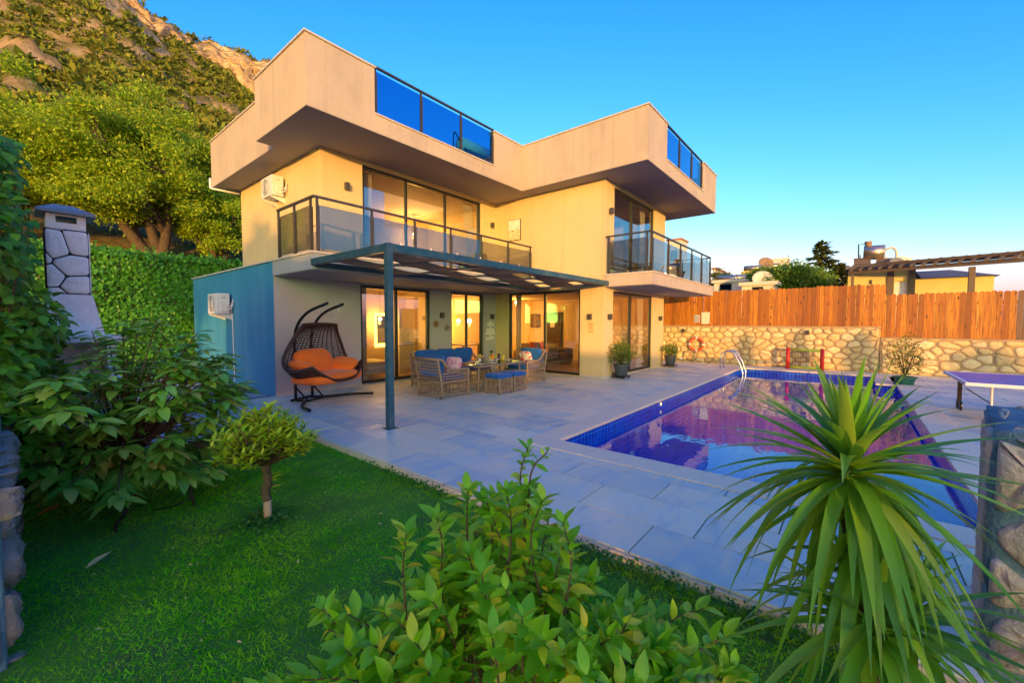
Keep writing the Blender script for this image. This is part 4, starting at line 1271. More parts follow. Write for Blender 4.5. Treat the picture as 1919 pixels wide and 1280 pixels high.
MB().tube([sw(-.26, .30, .05), sw(.26, .30, .05)], .022, 8).build('base_bar', 'black_metal', swc)
# basket shell: s across, v along the section from the front edge over the seat to the top
cprof = curve_pts([(1.02, .50, 0), (.80, .42, 0), (.45, .40, 0), (.20, .52, 0), (.10, .80, 0), (.14, 1.15, 0), (.28, 1.48, 0), (.42, 1.66, 0)], 6)
sprof = curve_pts([(.86, .82, 0), (.72, .76, 0), (.55, .74, 0), (.42, .80, 0), (.34, .95, 0), (.34, 1.18, 0), (.38, 1.46, 0), (.44, 1.64, 0)], 6)
wprof = curve_pts([(.66, 0, 0), (.76, 0, 0), (.80, 0, 0), (.80, 0, 0), (.78, 0, 0), (.68, 0, 0), (.52, 0, 0), (.42, 0, 0)], 6)
NV = len(cprof)
def shell(u, v):
    i = min(int(v), NV - 2); t = v - i
    c = cprof[i].lerp(cprof[i + 1], t); s = sprof[i].lerp(sprof[i + 1], t); w = wprof[i].lerp(wprof[i + 1], t)
    k = abs(u) ** 2.6
    q = c.lerp(s, k)
    return sw(u * w.x * 1.12, q.x, q.y * .97)
wk = MB()
for v in np.arange(0.6, NV - 1, .95):
    wk.tube([shell(u, v) for u in np.linspace(-1, 1, 25)], .012, 5)
for u in np.linspace(-.9, .9, 13):
    wk.tube([shell(u + (.0 if i % 2 else .018), v) for i, v in enumerate(np.linspace(0, NV - 1.01, 30))], .010, 5)
wk.build('wicker_basket', 'rattan_dark', swc, smooth=True)
rim = [shell(u, 0) for u in np.linspace(-1, 1, 16)] + [shell(1, v) for v in np.linspace(0, NV - 1.01, 24)][1:] + [shell(u, NV - 1.01) for u in np.linspace(1, -1, 16)][1:] + [shell(-1, v) for v in np.linspace(NV - 1.01, 0, 24)][1:-1]
MB().tube(rim, .034, 8, closed=True).build('rim', 'rattan_dark', swc, smooth=True)
swrot = math.atan2(SWS.y, SWS.x)
so = thing('swing_cushion', 'plump orange seat and back cushion lying in the wicker swing chair', 'cushion', tuple(sw(0, .55, .45)))
cushion(sw(0, .62, .53), (1.46, .80, .26), swrot, 0, 'seat_pad', 'orange_fabric', so, .55)
cushion(sw(-.02, .30, .82), (.98, .60, .28), swrot, R(62), 'back_pad', 'orange_fabric', so, .6)
cushion(sw(-.52, .52, .74), (.50, .56, .20), swrot, R(8), 'side_pad', 'orange_fabric', so, .6, ry=R(28))
cushion(sw(.54, .55, .74), (.44, .58, .20), swrot, R(8), 'side_pad', 'orange_fabric', so, .6, ry=R(-26))

# ------------------------------------------------------------------ rattan lounge set
def lattice(mb, a, b_, c, d, nu, nv, r=.006, diag=0.0):
    """a-b bottom, d-c top"""
    a, b_, c, d = map(Vector, (a, b_, c, d))
    P = lambda u, v: (a.lerp(b_, u)).lerp(d.lerp(c, u), v)
    for i in range(nu + 1):
        u = i / nu
        mb.tube([P(min(1, max(0, u + diag * (1 if i % 2 else -1) * math.sin(math.pi * v) / nu)), v) for v in (0, .25, .5, .75, 1)], r, 4, cap=False)
    for j in range(nv + 1):
        mb.tube([P(0, j / nv), P(1, j / nv)], r * 1.3, 4, cap=False)
    return mb

def lounge(name, label, cat, at, ang, width, ncush, group=None, depth=.80):
    """local frame: faces +x, back at x=0, width along y"""
    mw = Matrix.Translation(at) @ Matrix.Rotation(ang, 4, 'Z')
    t = thing(name, label, cat, at, group)
    w = width / 2
    def put(mb, nm, mt='rattan', smooth=False):
        return mb.xf(mw).build(nm, mt, t, smooth=smooth)
    D = depth
    for y in (-w, w):
        for (x, xt, zt) in ((0, -.10, .86), (D, D, .60)):
            put(MB().tube([(x, y, 0), (x, y, .36), ((x + xt) / 2, y, (.36 + zt) / 2), (xt, y, zt)], .024, 8), 'leg', smooth=True)
        arm = curve_pts([(-.10, y, .86), (.02, y, .84), (.16, y, .68), (.34, y, .60), (.62, y, .61), (D - .02, y, .60), (D + .01, y, .54)], 5)
        put(MB().tube(arm, .030, 8), 'arm', smooth=True)
        sl = MB()
        for z in (.42, .48, .54):
            sl.tube([(-.02 - (z - .36) * .2, y, z), (D, y, z)], .013, 5)
        for x in np.linspace(.06, D - .05, 9):
            sl.tube([(x, y, .36), (x + .02, y, min(.86, .60 if x > .25 else .85 - x))], .007, 4)
        put(sl, 'side_weave')
        put(lattice(MB(), (0, y, .07), (D, y, .07), (D, y, .36), (0, y, .36), 16, 2, .007, .25), 'base_weave')
        put(MB().tube([(0, y, .36), (D, y, .36)], .022, 6), 'side_rail'); put(MB().tube([(0, y, .07), (D, y, .07)], .016, 6), 'side_rail')
    n = max(14, int(width / .05))
    put(lattice(MB(), (D, -w, .07), (D, w, .07), (D, w, .36), (D, -w, .36), n, 2, .007, .25), 'base_weave')
    put(lattice(MB(), (0, -w, .07), (0, w, .07), (0, w, .36), (0, -w, .36), n, 2, .007, .25), 'base_weave')
    bw = MB()
    for z in (.42, .49, .56, .63, .70, .77):
        x = -.10 * (z - .36) / .5
        bw.tube([(x, -w, z), (x, w, z)], .015, 5)
    for y in np.linspace(-w, w, n):
        bw.tube([(0, y, .36), (-.10, y, .86)], .007, 4)
    put(bw, 'back_weave')
    for (xr, zr, rr_) in ((D, .36, .024), (0, .36, .022), (D, .07, .016), (0, .07, .016), (-.10, .86, .030)):
        put(MB().tube([(xr, -w, zr), (xr, w, zr)], rr_, 8), 'rail', smooth=True)
    put(MB().box(.02, D - .02, -w + .02, w - .02, .34, .355), 'seat_deck')
    cw = (width - .10) / ncush
    for i in range(ncush):
        y = -w + .05 + cw * (i + .5)
        c = mw @ Vector((D / 2 + .06, y, .425))
        cushion(c, (D - .10, cw - .01, .16), ang, 0, 'seat_cushion', 'blue_fabric', t, .35)
        c = mw @ Vector((.07, y, .70))
        cushion(c, (.46, cw - .01, .20), ang, 0, 'back_cushion', 'blue_fabric', t, .35, ry=R(-78))
    return t
lounge('armchair', 'rattan armchair with blue cushions standing beside the swing chair end of the table', 'armchair', (5.82, 7.12, 0.0), 0, .78, 1)
lounge('armchair', 'rattan armchair with blue cushions facing the table from the living room door', 'armchair', (9.60, 7.10, 0.0), math.pi, .78, 1)
lounge('outdoor_sofa', 'long rattan three-seat sofa with blue cushions along the house wall', 'sofa', (7.62, 8.74, 0.0), -math.pi / 2, 2.10, 3)

def ottoman(at, label):
    t = thing('ottoman', label, 'ottoman', at)
    s, hh = .22, .36
    mw = Matrix.Translation(at)
    for x in (-s, s):
        for y in (-s, s):
            MB().tube([(x, y, 0), (x, y, hh)], .020, 8).xf(mw).build('leg', 'rattan', t, smooth=True)
    for (a, b_) in (((-s, -s), (s, -s)), ((s, -s), (s, s)), ((s, s), (-s, s)), ((-s, s), (-s, -s))):
        lattice(MB(), (*a, .06), (*b_, .06), (*b_, hh - .02), (*a, hh - .02), 10, 2, .007, .3).xf(mw).build('weave', 'rattan', t)
        MB().tube([(*a, hh), (*b_, hh)], .018, 6).xf(mw).build('rail', 'rattan', t); MB().tube([(*a, .06), (*b_, .06)], .014, 6).xf(mw).build('rail', 'rattan', t)
    cushion(Vector(at) + Vector((0, 0, .41)), (.50, .50, .13), 0, 0, 'pad', 'blue_fabric', t, .35)
ottoman((7.26, 6.38, 0), 'blue padded rattan stool on the armchair side in front of the table')
ottoman((7.82, 6.40, 0), 'blue padded rattan stool on the living room side in front of the table')

tb = thing('patio_table', 'rectangular rattan patio table laid with dishes and fruit', 'table', (7.75, 7.1, 0))
TX0, TX1, TY0, TY1, TZ = 6.88, 8.62, 6.66, 7.54, .645
mat('table_glass', (.10, .07, .05), rough=.12, spec=.6)
MB().box(TX0, TX1, TY0, TY1, TZ - .05, TZ - .008).build('apron', 'rattan', tb, bevel=.01)
MB().box(TX0 + .02, TX1 - .02, TY0 + .02, TY1 - .02, TZ - .007, TZ).build('glass_top', 'table_glass', tb)
for x in (TX0 + .10, TX1 - .10):
    for y in (TY0 + .10, TY1 - .10):
        MB().tube([(x, y, 0), (x, y, TZ - .05)], .022, 8).build('leg', 'rattan', tb, smooth=True)
lw = MB()
for (a, b_) in (((TX0 + .1, TY0 + .1), (TX1 - .1, TY0 + .1)), ((TX1 - .1, TY0 + .1), (TX1 - .1, TY1 - .1)), ((TX1 - .1, TY1 - .1), (TX0 + .1, TY1 - .1)), ((TX0 + .1, TY1 - .1), (TX0 + .1, TY0 + .1))):
    lattice(lw, (*a, .16), (*b_, .16), (*b_, .34), (*a, .34), 22, 3, .006, .2)
lw.build('base_weave', 'rattan', tb)
# scatter cushions
mat('pink_plaid', (.62, .22, .34), (.70, .52, .56), rough=.95, vscale=16, contrast=(.47, .53))
mat('red_print', (.72, .66, .60), (.62, .05, .06), rough=.95, vscale=9, contrast=(.52, .56))
tag(cushion((6.45, 7.05, .66), (.40, .40, .14), R(-75), R(72), 'scatter_cushion', 'pink_plaid'), 'pink plaid cushion leaning in the armchair beside the swing chair', 'cushion')
tag(cushion((9.22, 7.08, .66), (.40, .40, .14), R(90), R(68), 'scatter_cushion', 'red_print'), 'white cushion with red print leaning in the armchair by the living room door', 'cushion')
# dishes
mat('porcelain', (.78, .76, .72), rough=.2)
mat('orange_skin', (.85, .33, .03), rough=.5)
mat('lemon_skin', (.80, .58, .06), rough=.5)
mat('apple_skin', (.42, .50, .06), rough=.4)
mat('bread', (.62, .38, .14), (.5, .28, .09), rough=.9, vscale=20)
glass_mat('drink_glass', (.9, .9, .88), refl=.05, ior=1.4)
def plate(x, y, r_, label):
    tag(MB().lathe([(r_ * .6, 0), (r_, .018), (r_ * .96, .022), (r_ * .55, .008), (0, .008)], (x, y, TZ), 22).build('plate', 'porcelain', None, smooth=True), label, 'plate')
plate(7.10, 6.84, .13, 'white plate at the table corner nearest the swing chair side armchair'.replace('nearest ', 'beside '))
plate(7.55, 6.82, .13, 'white plate in front of the fruit bowl on the stool side of the table')
plate(8.40, 7.10, .13, 'white plate at the living room end of the table')
plate(7.40, 7.38, .13, 'white plate on the sofa side of the table')
tag(MB().lathe([(.08, 0), (.09, .01), (.20, .075), (.195, .08), (.085, .022), (0, .022)], (7.85, 7.12, TZ), 24).build('fruit_bowl', 'porcelain', None, smooth=True), 'wide white bowl filled with fruit in the middle of the table', 'bowl')
for (x, y, z, r_, m_, nm, lb) in ((7.80, 7.05, .10, .045, 'orange_skin', 'orange', 'round orange at the stool side of the fruit bowl'), (7.90, 7.07, .10, .042, 'apple_skin', 'apple', 'green apple in the fruit bowl beside the orange'), (7.85, 7.18, .10, .042, 'lemon_skin', 'lemon', 'yellow lemon at the sofa side of the fruit bowl'), (7.86, 7.10, .155, .045, 'orange_skin', 'orange', 'orange on top of the pile in the fruit bowl')):
    tag(MB().ball((x, y, TZ + z), (r_, r_, r_ * .95), 14, 9, 1.0).build(nm, m_, None, smooth=True), lb, 'fruit')
pa = thing('pineapple', 'pineapple with green leaf crown behind the fruit bowl', 'pineapple', (8.02, 7.30, TZ))
mat('pine_skin', (.40, .24, .05), (.2, .12, .03), rough=.8, vscale=50, bump=.8, bscale=90)
MB().ball((8.02, 7.30, TZ + .10), (.06, .06, .10), 14, 9).build('fruit', 'pine_skin', pa, smooth=True)
leaf_mat('pine_leaf', [(.03, .10, .03), (.05, .14, .04)], trans=.1)
nL = 26
aa = RNG.uniform(0, 2 * math.pi, nL); el_ = RNG.uniform(.7, 1.5, nL)
Dd = np.stack([np.cos(aa) * np.cos(el_), np.sin(aa) * np.cos(el_), np.sin(el_)], 1)
V, F = replicate(*leaf_template(1, .22, .3, .4, 3, .3), np.tile([8.02, 7.30, TZ + .19], (nL, 1)), frames(Dd, np.tile([0, 0, 1.0], (nL, 1)) - Dd * .2), RNG.uniform(.08, .15, nL))
link('crown', big_mesh('crown', V, F, 'pine_leaf', True), pa)
for (x, y, hh, m_, lb) in ((7.22, 7.12, .12, 'drink_glass', 'clear tumbler between the two end plates of the table'), (7.70, 6.90, .11, 'drink_glass', 'clear tumbler in front of the fruit bowl'), (8.22, 7.06, .15, 'lemon_skin', 'tall glass of yellow juice beside the living room end plate'), (8.36, 7.34, .17, 'dark_frame', 'tall black cup near the living room end of the table')):
    tag(MB().lathe([(.028, 0), (.034, hh), (.031, hh), (.025, .006), (0, .006)], (x, y, TZ), 16).build('drinking_glass', m_, None, smooth=True), lb, 'glass')
tag(MB().box(6.95, 7.30, 7.20, 7.40, TZ + .001, TZ + .022).build('serving_board', 'bread', None, bevel=.006), 'wooden serving board at the swing chair end of the table', 'board')
vs_t = thing('flower_vase', 'small vase of yellow flowers on the table beside the sofa', 'vase', (7.62, 7.34, TZ))
MB().lathe([(.03, 0), (.045, .04), (.025, .09), (.03, .11), (0, .11)], (7.62, 7.34, TZ), 14).build('vase', 'porcelain', vs_t, smooth=True)
fl = MB()
for k in range(9):
    fl.ball((7.62 + random.uniform(-.05, .05), 7.34 + random.uniform(-.05, .05), TZ + .15 + random.uniform(-.02, .04)), .02, 7, 5)
fl.build('blossom', 'lemon_skin', vs_t)

# ------------------------------------------------------------------ potted shrubs by the wing
leaf_mat('shrub_leaf', [(.06, .15, .02), (.12, .23, .025), (.05, .12, .02), (.18, .27, .04), (.09, .19, .02)], trans=.35)
def potted(at, rt_, hp, fr, fh, label, pot='pot_grey', lm='shrub_leaf', nl=1500, leaf=.05, caddy=True, squarepot=False):
    z0 = at[2]
    if caddy:
        c = thing('plant_caddy', label.replace('shrub', 'caddy under shrub') if False else 'low metal plant caddy carrying the ' + label.split(' in ')[0], 'plant caddy', at)
        for k in range(-2, 3):
            MB().box(at[0] - .22, at[0] + .22, at[1] + k * .09 - .02, at[1] + k * .09 + .02, z0 + .065, z0 + .085).build('slat', 'black_metal', c)
        for xr in (-.20, .17):
            MB().box(at[0] + xr, at[0] + xr + .03, at[1] - .2, at[1] + .2, z0 + .04, z0 + .064).build('runner', 'black_metal', c)
        for x in (-.18, .18):
            for y in (-.17, .17):
                MB().lathe([(.022, 0), (.022, .02), (0, .02)], (0, 0, 0), 10).xf(Matrix.Translation((at[0] + x, at[1] + y + .01, z0 + .022)) @ Matrix.Rotation(R(90), 4, 'X')).build('castor', 'black_metal', c)
        z0 += .086
    t = thing('potted_shrub', label, 'potted plant', (at[0], at[1], z0))
    MB().lathe([(rt_ * .70, 0), (rt_ * .94, hp * .84), (rt_ * 1.06, hp * .85), (rt_ * 1.06, hp), (rt_ * .97, hp), (rt_ * .92, hp * .86), (rt_ * .9, hp * .8), (0, hp * .8)], (at[0], at[1], z0), 26).build('pot', pot, t)
    MB().lathe([(rt_ * .89, 0), (0, .012)], (at[0], at[1], z0 + hp * .8 + .004), 18).build('soil', 'soil', t)
    stem = MB()
    cz = z0 + hp + fh * .5
    tips = []
    for k in range(16):
        d = unit(1)[0]; d[2] = abs(d[2])
        tip = Vector((at[0] + d[0] * fr * .8, at[1] + d[1] * fr * .8, z0 + hp + fh * (.25 + .65 * d[2])))
        stem.tube(curve_pts([(at[0], at[1], z0 + hp * .8), (at[0] + d[0] * fr * .25, at[1] + d[1] * fr * .25, z0 + hp + fh * .2), tuple(tip)], 4), .006, 5)
        tips.append(tip)
    stem.build('stem', 'bark', t)
    c = unit(nl) * (RNG.random((nl, 1)) ** .4)
    lump = 1 + .28 * np.sin(5 * c[:, :1] + 1.3) * np.cos(4 * c[:, 1:2] + .6)
    P = np.array([at[0], at[1], cz]) + c * lump * np.array([fr, fr, fh * .55])
    Dd = c + unit(nl) * .8 + np.array([0, 0, .5])
    V, F = replicate(*leaf_template(1, .45, .25, .25, 2), P, frames(Dd, unit(nl) + np.array([0, 0, 1.])), RNG.uniform(.6, 1.2, nl) * leaf)
    link('foliage', big_mesh('foliage', V, F, lm, True), t, kind='stuff')
    return t
potted((11.55, 5.30, 0), .225, .34, .36, .62, 'larger rounded green shrub in a grey pot in front of the wing window', nl=2200, leaf=.06)
potted((15.80, 5.28, 0), .22, .34, .33, .40, 'smaller bushy shrub in a grey pot at the far wing corner', nl=1600, leaf=.055)
leaf_mat('pepper_leaf', [(.10, .17, .02), (.25, .26, .03), (.32, .28, .03), (.14, .20, .025)], trans=.4)
potted((15.35, -1.12, 0), .24, .22, .42, 1.05, 'loose yellow green shrub in a dark green pot beside the pool notch', pot='pot_green', lm='pepper_leaf', nl=1300, leaf=.065, caddy=False)

# ------------------------------------------------------------------ pool ladder, lifebuoy, goal, table-tennis table
ld = thing('pool_ladder', 'polished steel pool ladder rising over the coping', 'ladder', (16.5, 3.3, 0))
for x in (16.28, 16.78):
    pts = [(x, 3.66, -.0), (x, 3.66, .42)] + [(x, 3.40 + .26 * math.cos(a), .42 + .24 * math.sin(a)) for a in np.linspace(.3, math.pi * .72, 9)] + [(x, 3.04, .25), (x, 2.94, -.1), (x, 2.92, -1.1)]
    MB().tube(pts, .024, 10).build('rail', 'chrome', ld, smooth=True)
    MB().lathe([(.05, 0), (.05, .012), (0, .012)], (x, 3.66, .001), 14).build('flange', 'chrome', ld)
for z in (-.35, -.65, -.95):
    MB().box(16.30, 16.76, 2.88, 2.96, z, z + .025).build('rung', 'chrome', ld)
lb = thing('lifebuoy', 'orange ring lifebuoy with white bands hung on the stone wall', 'lifebuoy', (18.38, 5.07, .75))
mat('buoy_orange', (.72, .12, .02), rough=.5)
ringp = lambda r_, a: (18.37, 5.07 + r_ * math.cos(a), .76 + r_ * math.sin(a))
MB().tube([ringp(.27, a) for a in np.linspace(0, 2 * math.pi, 36, endpoint=False)], .055, 10, closed=True).build('ring', 'buoy_orange', lb, smooth=True)
for k in range(4):
    MB().tube([ringp(.27, k * math.pi / 2 + q) for q in (-.16, 0, .16)], .058, 10).build('band', 'white_plastic', lb, smooth=True)
MB().tube([ringp(.335 if i % 4 else .32, a) for i, a in enumerate(np.linspace(0, 2 * math.pi, 32, endpoint=False))], .008, 5, closed=True).build('rope', 'curtain_cloth', lb)
MB().tube([(18.37, 5.2, .4), (18.40, 5.2, .0)], .012, 6).build('pole', 'rattan_dark', lb)
gl = thing('toy_goal', 'small inflatable toy goal with red posts and yellow green bars', 'goal', (18.05, 1.3, 0))
mat('toy_red', (.62, .03, .02), rough=.4); mat('toy_green', (.45, .55, .05), rough=.4)
for y in (1.80, .80):
    MB().tube([(17.95, y, 0.0), (17.95, y, .76)], .06, 12).build('goal_post', 'toy_red', gl, smooth=True)
MB().tube([(17.95, 1.74, .70), (17.95, .86, .70)], .045, 10).build('crossbar', 'toy_green', gl, smooth=True)
MB().tube([(17.95, 1.74, .07), (17.95, .86, .07)], .045, 10).build('base_bar', 'toy_green', gl, smooth=True)
nt_ = MB()
for k in range(12):
    y = 1.76 - k * .083
    nt_.tube([(17.97, y, .68), (18.12, y, .35), (18.2, y, .05)], .003, 4)
for k in range(6):
    f = k / 6
    nt_.tube([(17.97 + .22 * f, 1.76, .68 - .6 * f), (17.97 + .22 * f, .84, .68 - .6 * f)], .003, 4)
nt_.build('net', 'rattan_dark', gl)
pp = thing('tennis_table', 'blue table tennis table with white edge lines standing on wheels', 'table', (10.7, -2.7, 0))
mat('table_blue', (.02, .035, .42), (.025, .04, .48), rough=.32, spec=.4, vscale=2)
MB().box(9.7, 11.75, -4.15, -1.45, .695, .715).build('playing_top', 'table_blue', pp)
MB().box(9.66, 11.79, -4.19, -4.151, .668, .718).box(9.66, 11.79, -1.449, -1.41, .668, .718).box(9.66, 9.699, -4.15, -1.45, .668, .718).box(11.751, 11.79, -4.15, -1.45, .668, .718).build('edge_frame', 'white_paint', pp)
for (x, y) in ((11.6, -1.62), (11.6, -3.9)):
    MB().bar((x, y, .09), (x, y, .69), .06, .05).build('leg', 'black_metal', pp)
    for q in (-.14, .14):
        MB().lathe([(.03, 0), (.085, .004), (.09, .02), (.085, .036), (.03, .04)], (0, 0, 0), 18).xf(Matrix.Translation((x + q, y + .02, .091)) @ Matrix.Rotation(R(90), 4, 'X')).build('wheel', 'black_metal', pp)
    MB().bar((x - .16, y, .10), (x + .16, y, .10), .03, .03).build('axle', 'black_metal', pp)
for (x, y) in ((9.95, -1.75), (9.95, -3.8)):
    MB().tube([(x, y, 0), (x + .06, y, .69)], .016, 8).build('leg', 'white_paint', pp)
    MB().tube([(x + .02, y, .36), (11.58, y + .05, .42)], .010, 6).build('brace', 'grey_plastic', pp)
MB().tube([(9.68, -2.75, .60), (9.66, -2.75, .66), (9.66, -2.5, .66), (9.68, -2.5, .60)], .012, 6).build('handle', 'chrome', pp)
# drain inlet lamp on the pool wall
tag(MB().lathe([(.04, 0), (.035, .012), (0, .015)], (0, 0, 0), 16).xf(Matrix.Translation((8.9, PY1 - .001, -.10)) @ Matrix.Rotation(R(90), 4, 'X')).build('pool_light', 'pool_lamp_lens', None), 'small lit round lamp set in the blue pool edge tiles', 'lamp')
# ------------------------------------------------------------------ rubble stone faces
def clip(poly, px, py, nx, ny):
    out = []
    for i in range(len(poly)):
        a, b_ = poly[i], poly[(i + 1) % len(poly)]
        da = (a[0] - px) * nx + (a[1] - py) * ny; db = (b_[0] - px) * nx + (b_[1] - py) * ny
        if da <= 0:
            out.append(a)
        if da * db < 0:
            t = da / (da - db)
            out.append((a[0] + (b_[0] - a[0]) * t, a[1] + (b_[1] - a[1]) * t))
    return out

def stone_face(parent, org, U, W, Nn, w, h, cu, cv, mt, gap=.018, depth=.035, name='stone', seed=1, rnd=.25, jit=.42, tight=.93, lump=.1):
    rs = random.Random(seed)
    org, U, W, Nn = Vector(org), Vector(U), Vector(W), Vector(Nn)
    pts = []
    nr = max(1, round(h / cv)); dv = h / nr
    for r_ in range(-2, nr + 2):
        nc = max(1, round(w / cu)); du = w / nc
        for c in range(-2, nc + 3):
            pts.append(((c + (.5 if r_ % 2 else 0) + rs.uniform(-jit, jit)) * du, (r_ + .5 + rs.uniform(-jit, jit) * .8) * dv))
    an = cu / cv
    for (px, py) in pts:
        if not (-1.2 * cu < px < w + 1.2 * cu and -1.2 * cv < py < h + 1.2 * cv):
            continue
        poly = [(0, 0), (w, 0), (w, h), (0, h)]
        for (qx, qy) in pts:
            if (qx, qy) == (px, py) or abs(qx - px) > 2.6 * cu or abs(qy - py) > 2.6 * cv:
                continue
            # anisotropic bisector
            dx, dy = qx - px, (qy - py) * an * an
            poly = clip(poly, (px + qx) / 2, (py + qy) / 2, dx, dy)
            if len(poly) < 3:
                break
        if len(poly) < 3:
            continue
        cx = sum(p[0] for p in poly) / len(poly); cy = sum(p[1] for p in poly) / len(poly)
        sh = []
        for p in poly:
            d = math.hypot(p[0] - cx, p[1] - cy)
            k = max(.3, 1 - gap * 1.35 / max(d, 1e-4)) * rs.uniform(tight, 1.0)
            sh.append((cx + (p[0] - cx) * k, cy + (p[1] - cy) * k))
        for _ in range(2):
            ns = []
            for i in range(len(sh)):
                a, b_ = sh[i], sh[(i + 1) % len(sh)]
                ns += [(a[0] * (1 - rnd) + b_[0] * rnd, a[1] * (1 - rnd) + b_[1] * rnd), (a[0] * rnd + b_[0] * (1 - rnd), a[1] * rnd + b_[1] * (1 - rnd))]
            sh = ns
            if len(sh) > 18:
                break
        n = len(sh)
        if n < 3 or max(p[0] for p in sh) - min(p[0] for p in sh) < .04:
            continue
        dp = depth * rs.uniform(.6, 1.25)
        V, F = [], []
        for (k, q) in ((1.0, -.012), (.985, dp * .45), (.86, dp * .88), (.45, dp)):
            for p in sh:
                jz = 0 if k > .9 else rs.uniform(-lump, lump) * dp
                V.append(org + U * (cx + (p[0] - cx) * k) + W * (cy + (p[1] - cy) * k) + Nn * (q + jz))
        V.append(org + U * cx + W * cy + Nn * dp)
        for a in range(3):
            for i in range(n):
                F.append((a * n + i, a * n + (i + 1) % n, (a + 1) * n + (i + 1) % n, (a + 1) * n + i))
        for i in range(n):
            F.append((3 * n + i, 3 * n + (i + 1) % n, 4 * n))
        MB().add(V, F).build(name, mt, parent, smooth=True)

# ------------------------------------------------------------------ far stone wall and picket fence
SWX = 18.50
sw_ = thing('stone_wall', 'long rubble stone garden wall behind the pool below the picket fence', 'wall', (SWX, 2.0, 0))
MB().box(SWX, SWX + .45, -.70, 8.6, -.12, 1.50).build('wall_core', 'mortar_warm', sw_)
MB().box(SWX - .012, SWX + .46, -.72, 8.6, 1.501, 1.545).build('cap', 'mortar_warm', sw_)
stone_face(sw_, (SWX, 8.0, 0.0), (0, -1, 0), (0, 0, 1), (-1, 0, 0), 8.68, 1.50, .33, .225, 'wall_stone', gap=.020, depth=.035, tight=.95, rnd=.2, lump=.3, jit=.47, seed=5)
sw2 = thing('stone_wall', 'lower rubble stone wall behind the table tennis table', 'wall', (SWX, -3.5, 0))
MB().box(SWX + .004, SWX + .45, -9.0, -.722, -.12, 1.15).build('wall_core', 'mortar_warm', sw2)
MB().box(SWX - .010, SWX + .46, -9.0, -.724, 1.151, 1.19).build('cap', 'mortar_warm', sw2)
stone_face(sw2, (SWX + .004, -.75, 0.0), (0, -1, 0), (0, 0, 1), (-1, 0, 0), 5.2, 1.15, .38, .25, 'wall_stone', gap=.022, depth=.035, tight=.95, rnd=.2, lump=.3, jit=.47, seed=9)

def picket_mesh(w, h, arch=True):
    hw = w / 2
    out = [(-hw, 0), (hw, 0), (hw, h - hw * .8)]
    for a in np.linspace(.25, math.pi - .25, 6):
        out.append((hw * .98 * math.cos(a), h - hw * .8 + hw * .8 * math.sin(a)))
    out.append((-hw, h - hw * .8))
    return MB().prism(out, 'x', 0, .022)
pk_cache = {}
def picket(parent, x, y, z0, w, h, mt='fence_wood', tilt=0.0):
    k = (round(w, 3), round(h, 2), mt)
    if k not in pk_cache:
        pk_cache[k] = picket_mesh(k[0], k[1]).mesh('picket', mt)
    link('picket', pk_cache[k], parent, mw=Matrix.Translation((x, y, z0)) @ Matrix.Rotation(tilt, 4, 'X'))
def fence_run(parent, ya, yb, z0, ztop, seed):
    rs = random.Random(seed)
    y = ya
    while y > yb:
        w = rs.choice([.115, .125, .135, .145])
        t = (ya - y) / (ya - yb)
        hh = round((ztop(y) - z0) * 25) / 25 + rs.choice([-.02, 0, 0, .02])
        picket(parent, SWX + .20 + rs.uniform(-.004, .004), y - w / 2, z0, w - rs.choice([.001, .002, .004, .007]), hh, 'grey_wood' if abs(y + 3.72) < .14 else 'fence_wood', rs.uniform(-.006, .006))
        y -= w
fz1 = 1.55
f1 = thing('picket_fence', 'tall orange stained picket fence on top of the stone wall', 'fence', (SWX + .25, 2.5, fz1))
fence_run(f1, 8.3, -.70, fz1, lambda y: 2.97 if y < 5 else 2.97, 3)
MB().box(SWX + .224, SWX + .27, -.70, 8.3, 1.75, 1.84).build('rail', 'grey_wood', f1)
MB().box(SWX + .224, SWX + .27, -.70, 8.3, 2.55, 2.64).build('rail', 'grey_wood', f1)
fz2 = 1.195
f2 = thing('picket_fence', 'lower picket fence section stepping down behind the table tennis table', 'fence', (SWX + .25, -3, fz2))
fence_run(f2, -.72, -6.2, fz2, lambda y: 2.64, 4)
MB().box(SWX + .224, SWX + .27, -6.2, -.715, 1.42, 1.51).build('rail', 'grey_wood', f2)
MB().box(SWX + .224, SWX + .27, -6.2, -.715, 2.25, 2.34).build('rail', 'grey_wood', f2)
# notices on the fence, lamps on the wall
def notice_mat(name, paper, ink):
    m, nt, out = nodes_of(name)
    p = nt.nodes.new('ShaderNodeBsdfPrincipled'); nt.links.new(p.outputs[0], out.inputs[0])
    tc = nt.nodes.new('ShaderNodeTexCoord'); s = nt.nodes.new('ShaderNodeSeparateXYZ'); nt.links.new(tc.outputs['Generated'], s.inputs[0])
    w = nt.nodes.new('ShaderNodeMath'); w.operation = 'MULTIPLY'; w.inputs[1].default_value = 12; nt.links.new(s.outputs[2], w.inputs[0])
    fr = nt.nodes.new('ShaderNodeMath'); fr.operation = 'FRACT'; nt.links.new(w.outputs[0], fr.inputs[0])
    ln = ramp(nt, fr.outputs[0], [(.55, 0.0), (.6, 1.0)])
    nz = ramp(nt, noise_tex(nt, 40, 2, .5), [(.5, 0.0), (.55, .7)])
    mu = nt.nodes.new('ShaderNodeMath'); mu.operation = 'MULTIPLY'; nt.links.new(ln, mu.inputs[0]); nt.links.new(nz, mu.inputs[1])
    nt.links.new(mixcol(nt, mu.outputs[0], paper, ink), p.inputs['Base Color'])
notice_mat('notice_paper', (.74, .72, .58), (.35, .32, .25)); notice_mat('notice_grey', (.42, .42, .44), (.20, .2, .22))
